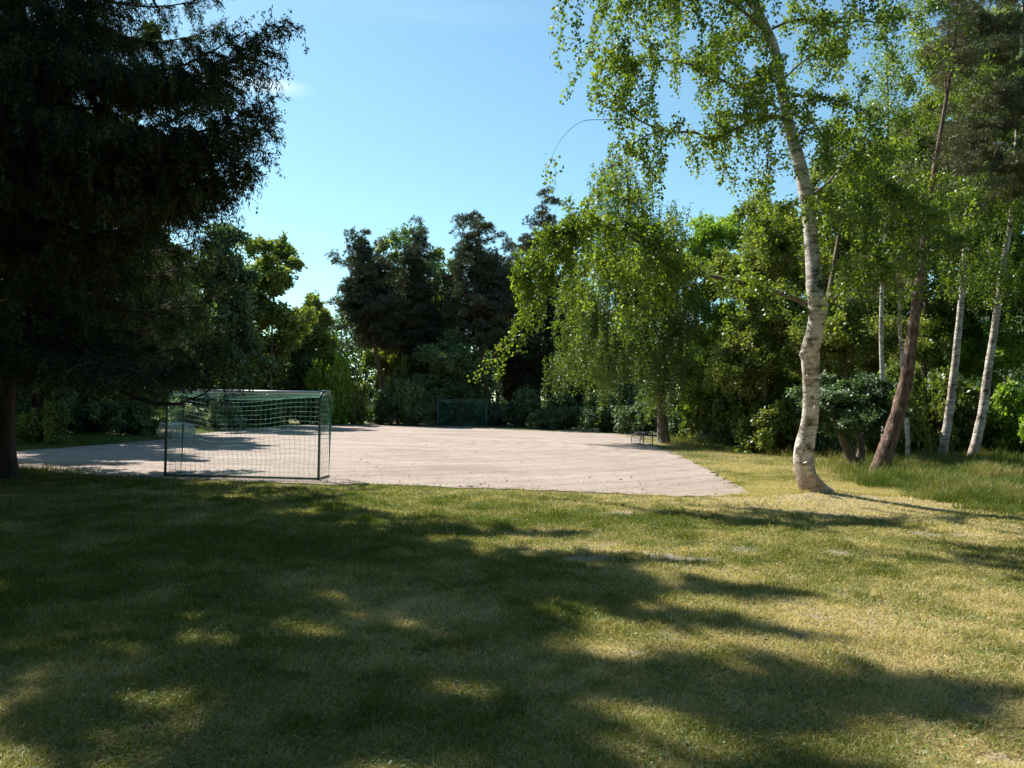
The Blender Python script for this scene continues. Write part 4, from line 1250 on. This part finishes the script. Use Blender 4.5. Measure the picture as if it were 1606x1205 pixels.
def mini_goal(label, px, py, w, h, dep, ang, mats, cell, cord, seed):
    b = G(px, py)
    root = empty('mini_goal', (b[0], b[1], 0)); root.rotation_euler = (0, 0, ang)
    ti(root, label, 'goal', 'small portable goals')
    fr, net = mats
    for sgn in (-1, 1):
        t = Tubes(); x = sgn * w / 2
        t.add(smooth_path([[x, 0, 0], [x, 0, h * .8], [x * .97, -.03, h], ], 4), .025, sides=8); t.build('post', fr, root)
        t = Tubes(); t.add(smooth_path([[x * .97, -.03, h], [x * .97, -dep * .6, h * .93], [x, -dep, h * .5], [x, -dep, 0]], 4), .02, sides=8); t.build('back_leg', fr, root)
        t = Tubes(); t.add([[x, 0, .03], [x, -dep, .03]], .018, sides=8); t.build('ground_bar', fr, root)
    t = Tubes(); t.add([[-w / 2 * .97, -.03, h], [w / 2 * .97, -.03, h]], .024, sides=8); t.build('crossbar', fr, root)
    t = Tubes(); t.add([[-w / 2, -dep, .03], [w / 2, -dep, .03]], .018, sides=8); t.build('back_bar', fr, root)
    tb = Tubes()
    net_surface(tb, lambda u, v: [-w / 2 + w * u, -dep * (.55 + .43 * v) - .03, h * (.93 - .9 * v)], int(w / cell), int(h / cell), cord)
    net_surface(tb, lambda u, v: [-w / 2 + w * u, -.03 - dep * .55 * v, h - .07 * h * v - .02], int(w / cell), int(dep / cell), cord)
    for sgn in (-1, 1):
        net_surface(tb, lambda u, v: [sgn * w / 2, -dep * u, (h - .3 * h * u ** 2) * (1 - v) + .03], int(dep / cell), int(h / cell), cord)
    tb.build('net', net, root)
    return root


mini_goal('white netted mini goal on the left verge seen past the near goal posts', 268, 685, 1.35, .62, .75, R(70), (M['white_tube'], M['net_white']), .055, .0075, 3)
mini_goal('black mini goal standing beside the weeping birch trunk', 1016, 697, .95, .55, .6, R(-75), (M['black_paint'], M['black_paint']), .12, .004, 4)

# ------------------------------------------------------------------ litter on the pitch and lawn
rng = np.random.RandomState(300)
def litter(name, n, region, size, matn, label, cat, test):
    x, y = tall_region(*region)(rng, n)
    k = test(x, y); x, y = x[k], y[k]; n = len(x)
    V, F = [], []
    a = rng.rand(n) * 6.28; s = size * (.5 + rng.rand(n))
    oc = np.array([[1, 0, 0], [0, 1, 0], [-1, 0, 0], [0, -1, 0], [0, 0, .7], [0, 0, -.3]])
    fc = np.array([[0, 1, 4], [1, 2, 4], [2, 3, 4], [3, 0, 4], [1, 0, 5], [2, 1, 5], [3, 2, 5], [0, 3, 5]])
    st = .5 + .9 * rng.rand(n)
    ox = oc[None, :, 0] * st[:, None] * (1 + .3 * rng.standard_normal((n, 6))); oy = oc[None, :, 1] * .6 * (1 + .3 * rng.standard_normal((n, 6)))
    X_ = x[:, None] + s[:, None] * (ox * np.cos(a)[:, None] - oy * np.sin(a)[:, None])
    Y_ = y[:, None] + s[:, None] * (ox * np.sin(a)[:, None] + oy * np.cos(a)[:, None])
    Z_ = .022 + s[:, None] * oc[None, :, 2] * .6 + np.zeros((n, 6))
    V = np.stack([X_, Y_, Z_], -1).reshape(-1, 3)
    F = (np.arange(n)[:, None, None] * 6 + fc[None]).reshape(-1, 3)
    o = link_mesh(name, V, F, matn)
    ti(o, label, cat, kind='stuff')
M['clover'] = leaf_mat('clover_leaf', (.055, .10, .02), (.10, .16, .035), (.17, .24, .06), .3, (1.2, 1.3, .5), .03)
n = 30000
u = rng.rand(n // 60); cy_ = 3.3 + 12 * u ** 1.4; cx_ = (rng.rand(n // 60) * 2 - 1) * .7 * cy_
ci = rng.randint(0, n // 60, n)
x = cx_[ci] + rng.standard_normal(n) * .13; y = cy_[ci] + rng.standard_normal(n) * .13
P = np.stack([x, y, hgt(x, y) + .018 + .02 * rng.rand(n)], 1)
a = rng.rand(n) * 6.28
A = nrm(np.stack([np.cos(a), np.sin(a), .1 + .5 * rng.rand(n)], 1)); B = nrm(np.cross(A, np.array([0, 0, 1.0]) + .4 * rng.standard_normal((n, 3))))
o = link_mesh('lawn_weeds', cards(P, A, B, .014 + .016 * rng.rand(n), .012 + .006 * rng.rand(n), .6), quads(n), M['clover'], tone=np.repeat(rng.rand(n), 4))
ti(o, 'clover and small broad leaved weeds scattered in patches through the lawn', 'weeds', kind='stuff')
M['clod'] = plain('dark_clod', (.07, .05, .035), .9)
M['pebble'] = plain('pebble', (.38, .33, .29), .9, 0, .5)
M['dead_leaf'] = plain('dead_leaf', (.20, .12, .06), .8, 0, .5)
litter('pebbles', 16000, (60, 1170, 668, 776), .012, M['pebble'], 'small stones strewn over the sand pitch', 'stones', lambda x, y: in_poly(x, y))
litter('soil_clods', 75, (500, 1170, 668, 776), .035, M['clod'], 'small dark clods and cones lying on the sand pitch', 'litter', lambda x, y: in_poly(x, y))
litter('fallen_leaves', 9000, (0, 1606, 760, 1205), .010, M['dead_leaf'], 'dry brown leaf bits lying in the lawn', 'leaves', lambda x, y: ~in_poly(x, y))
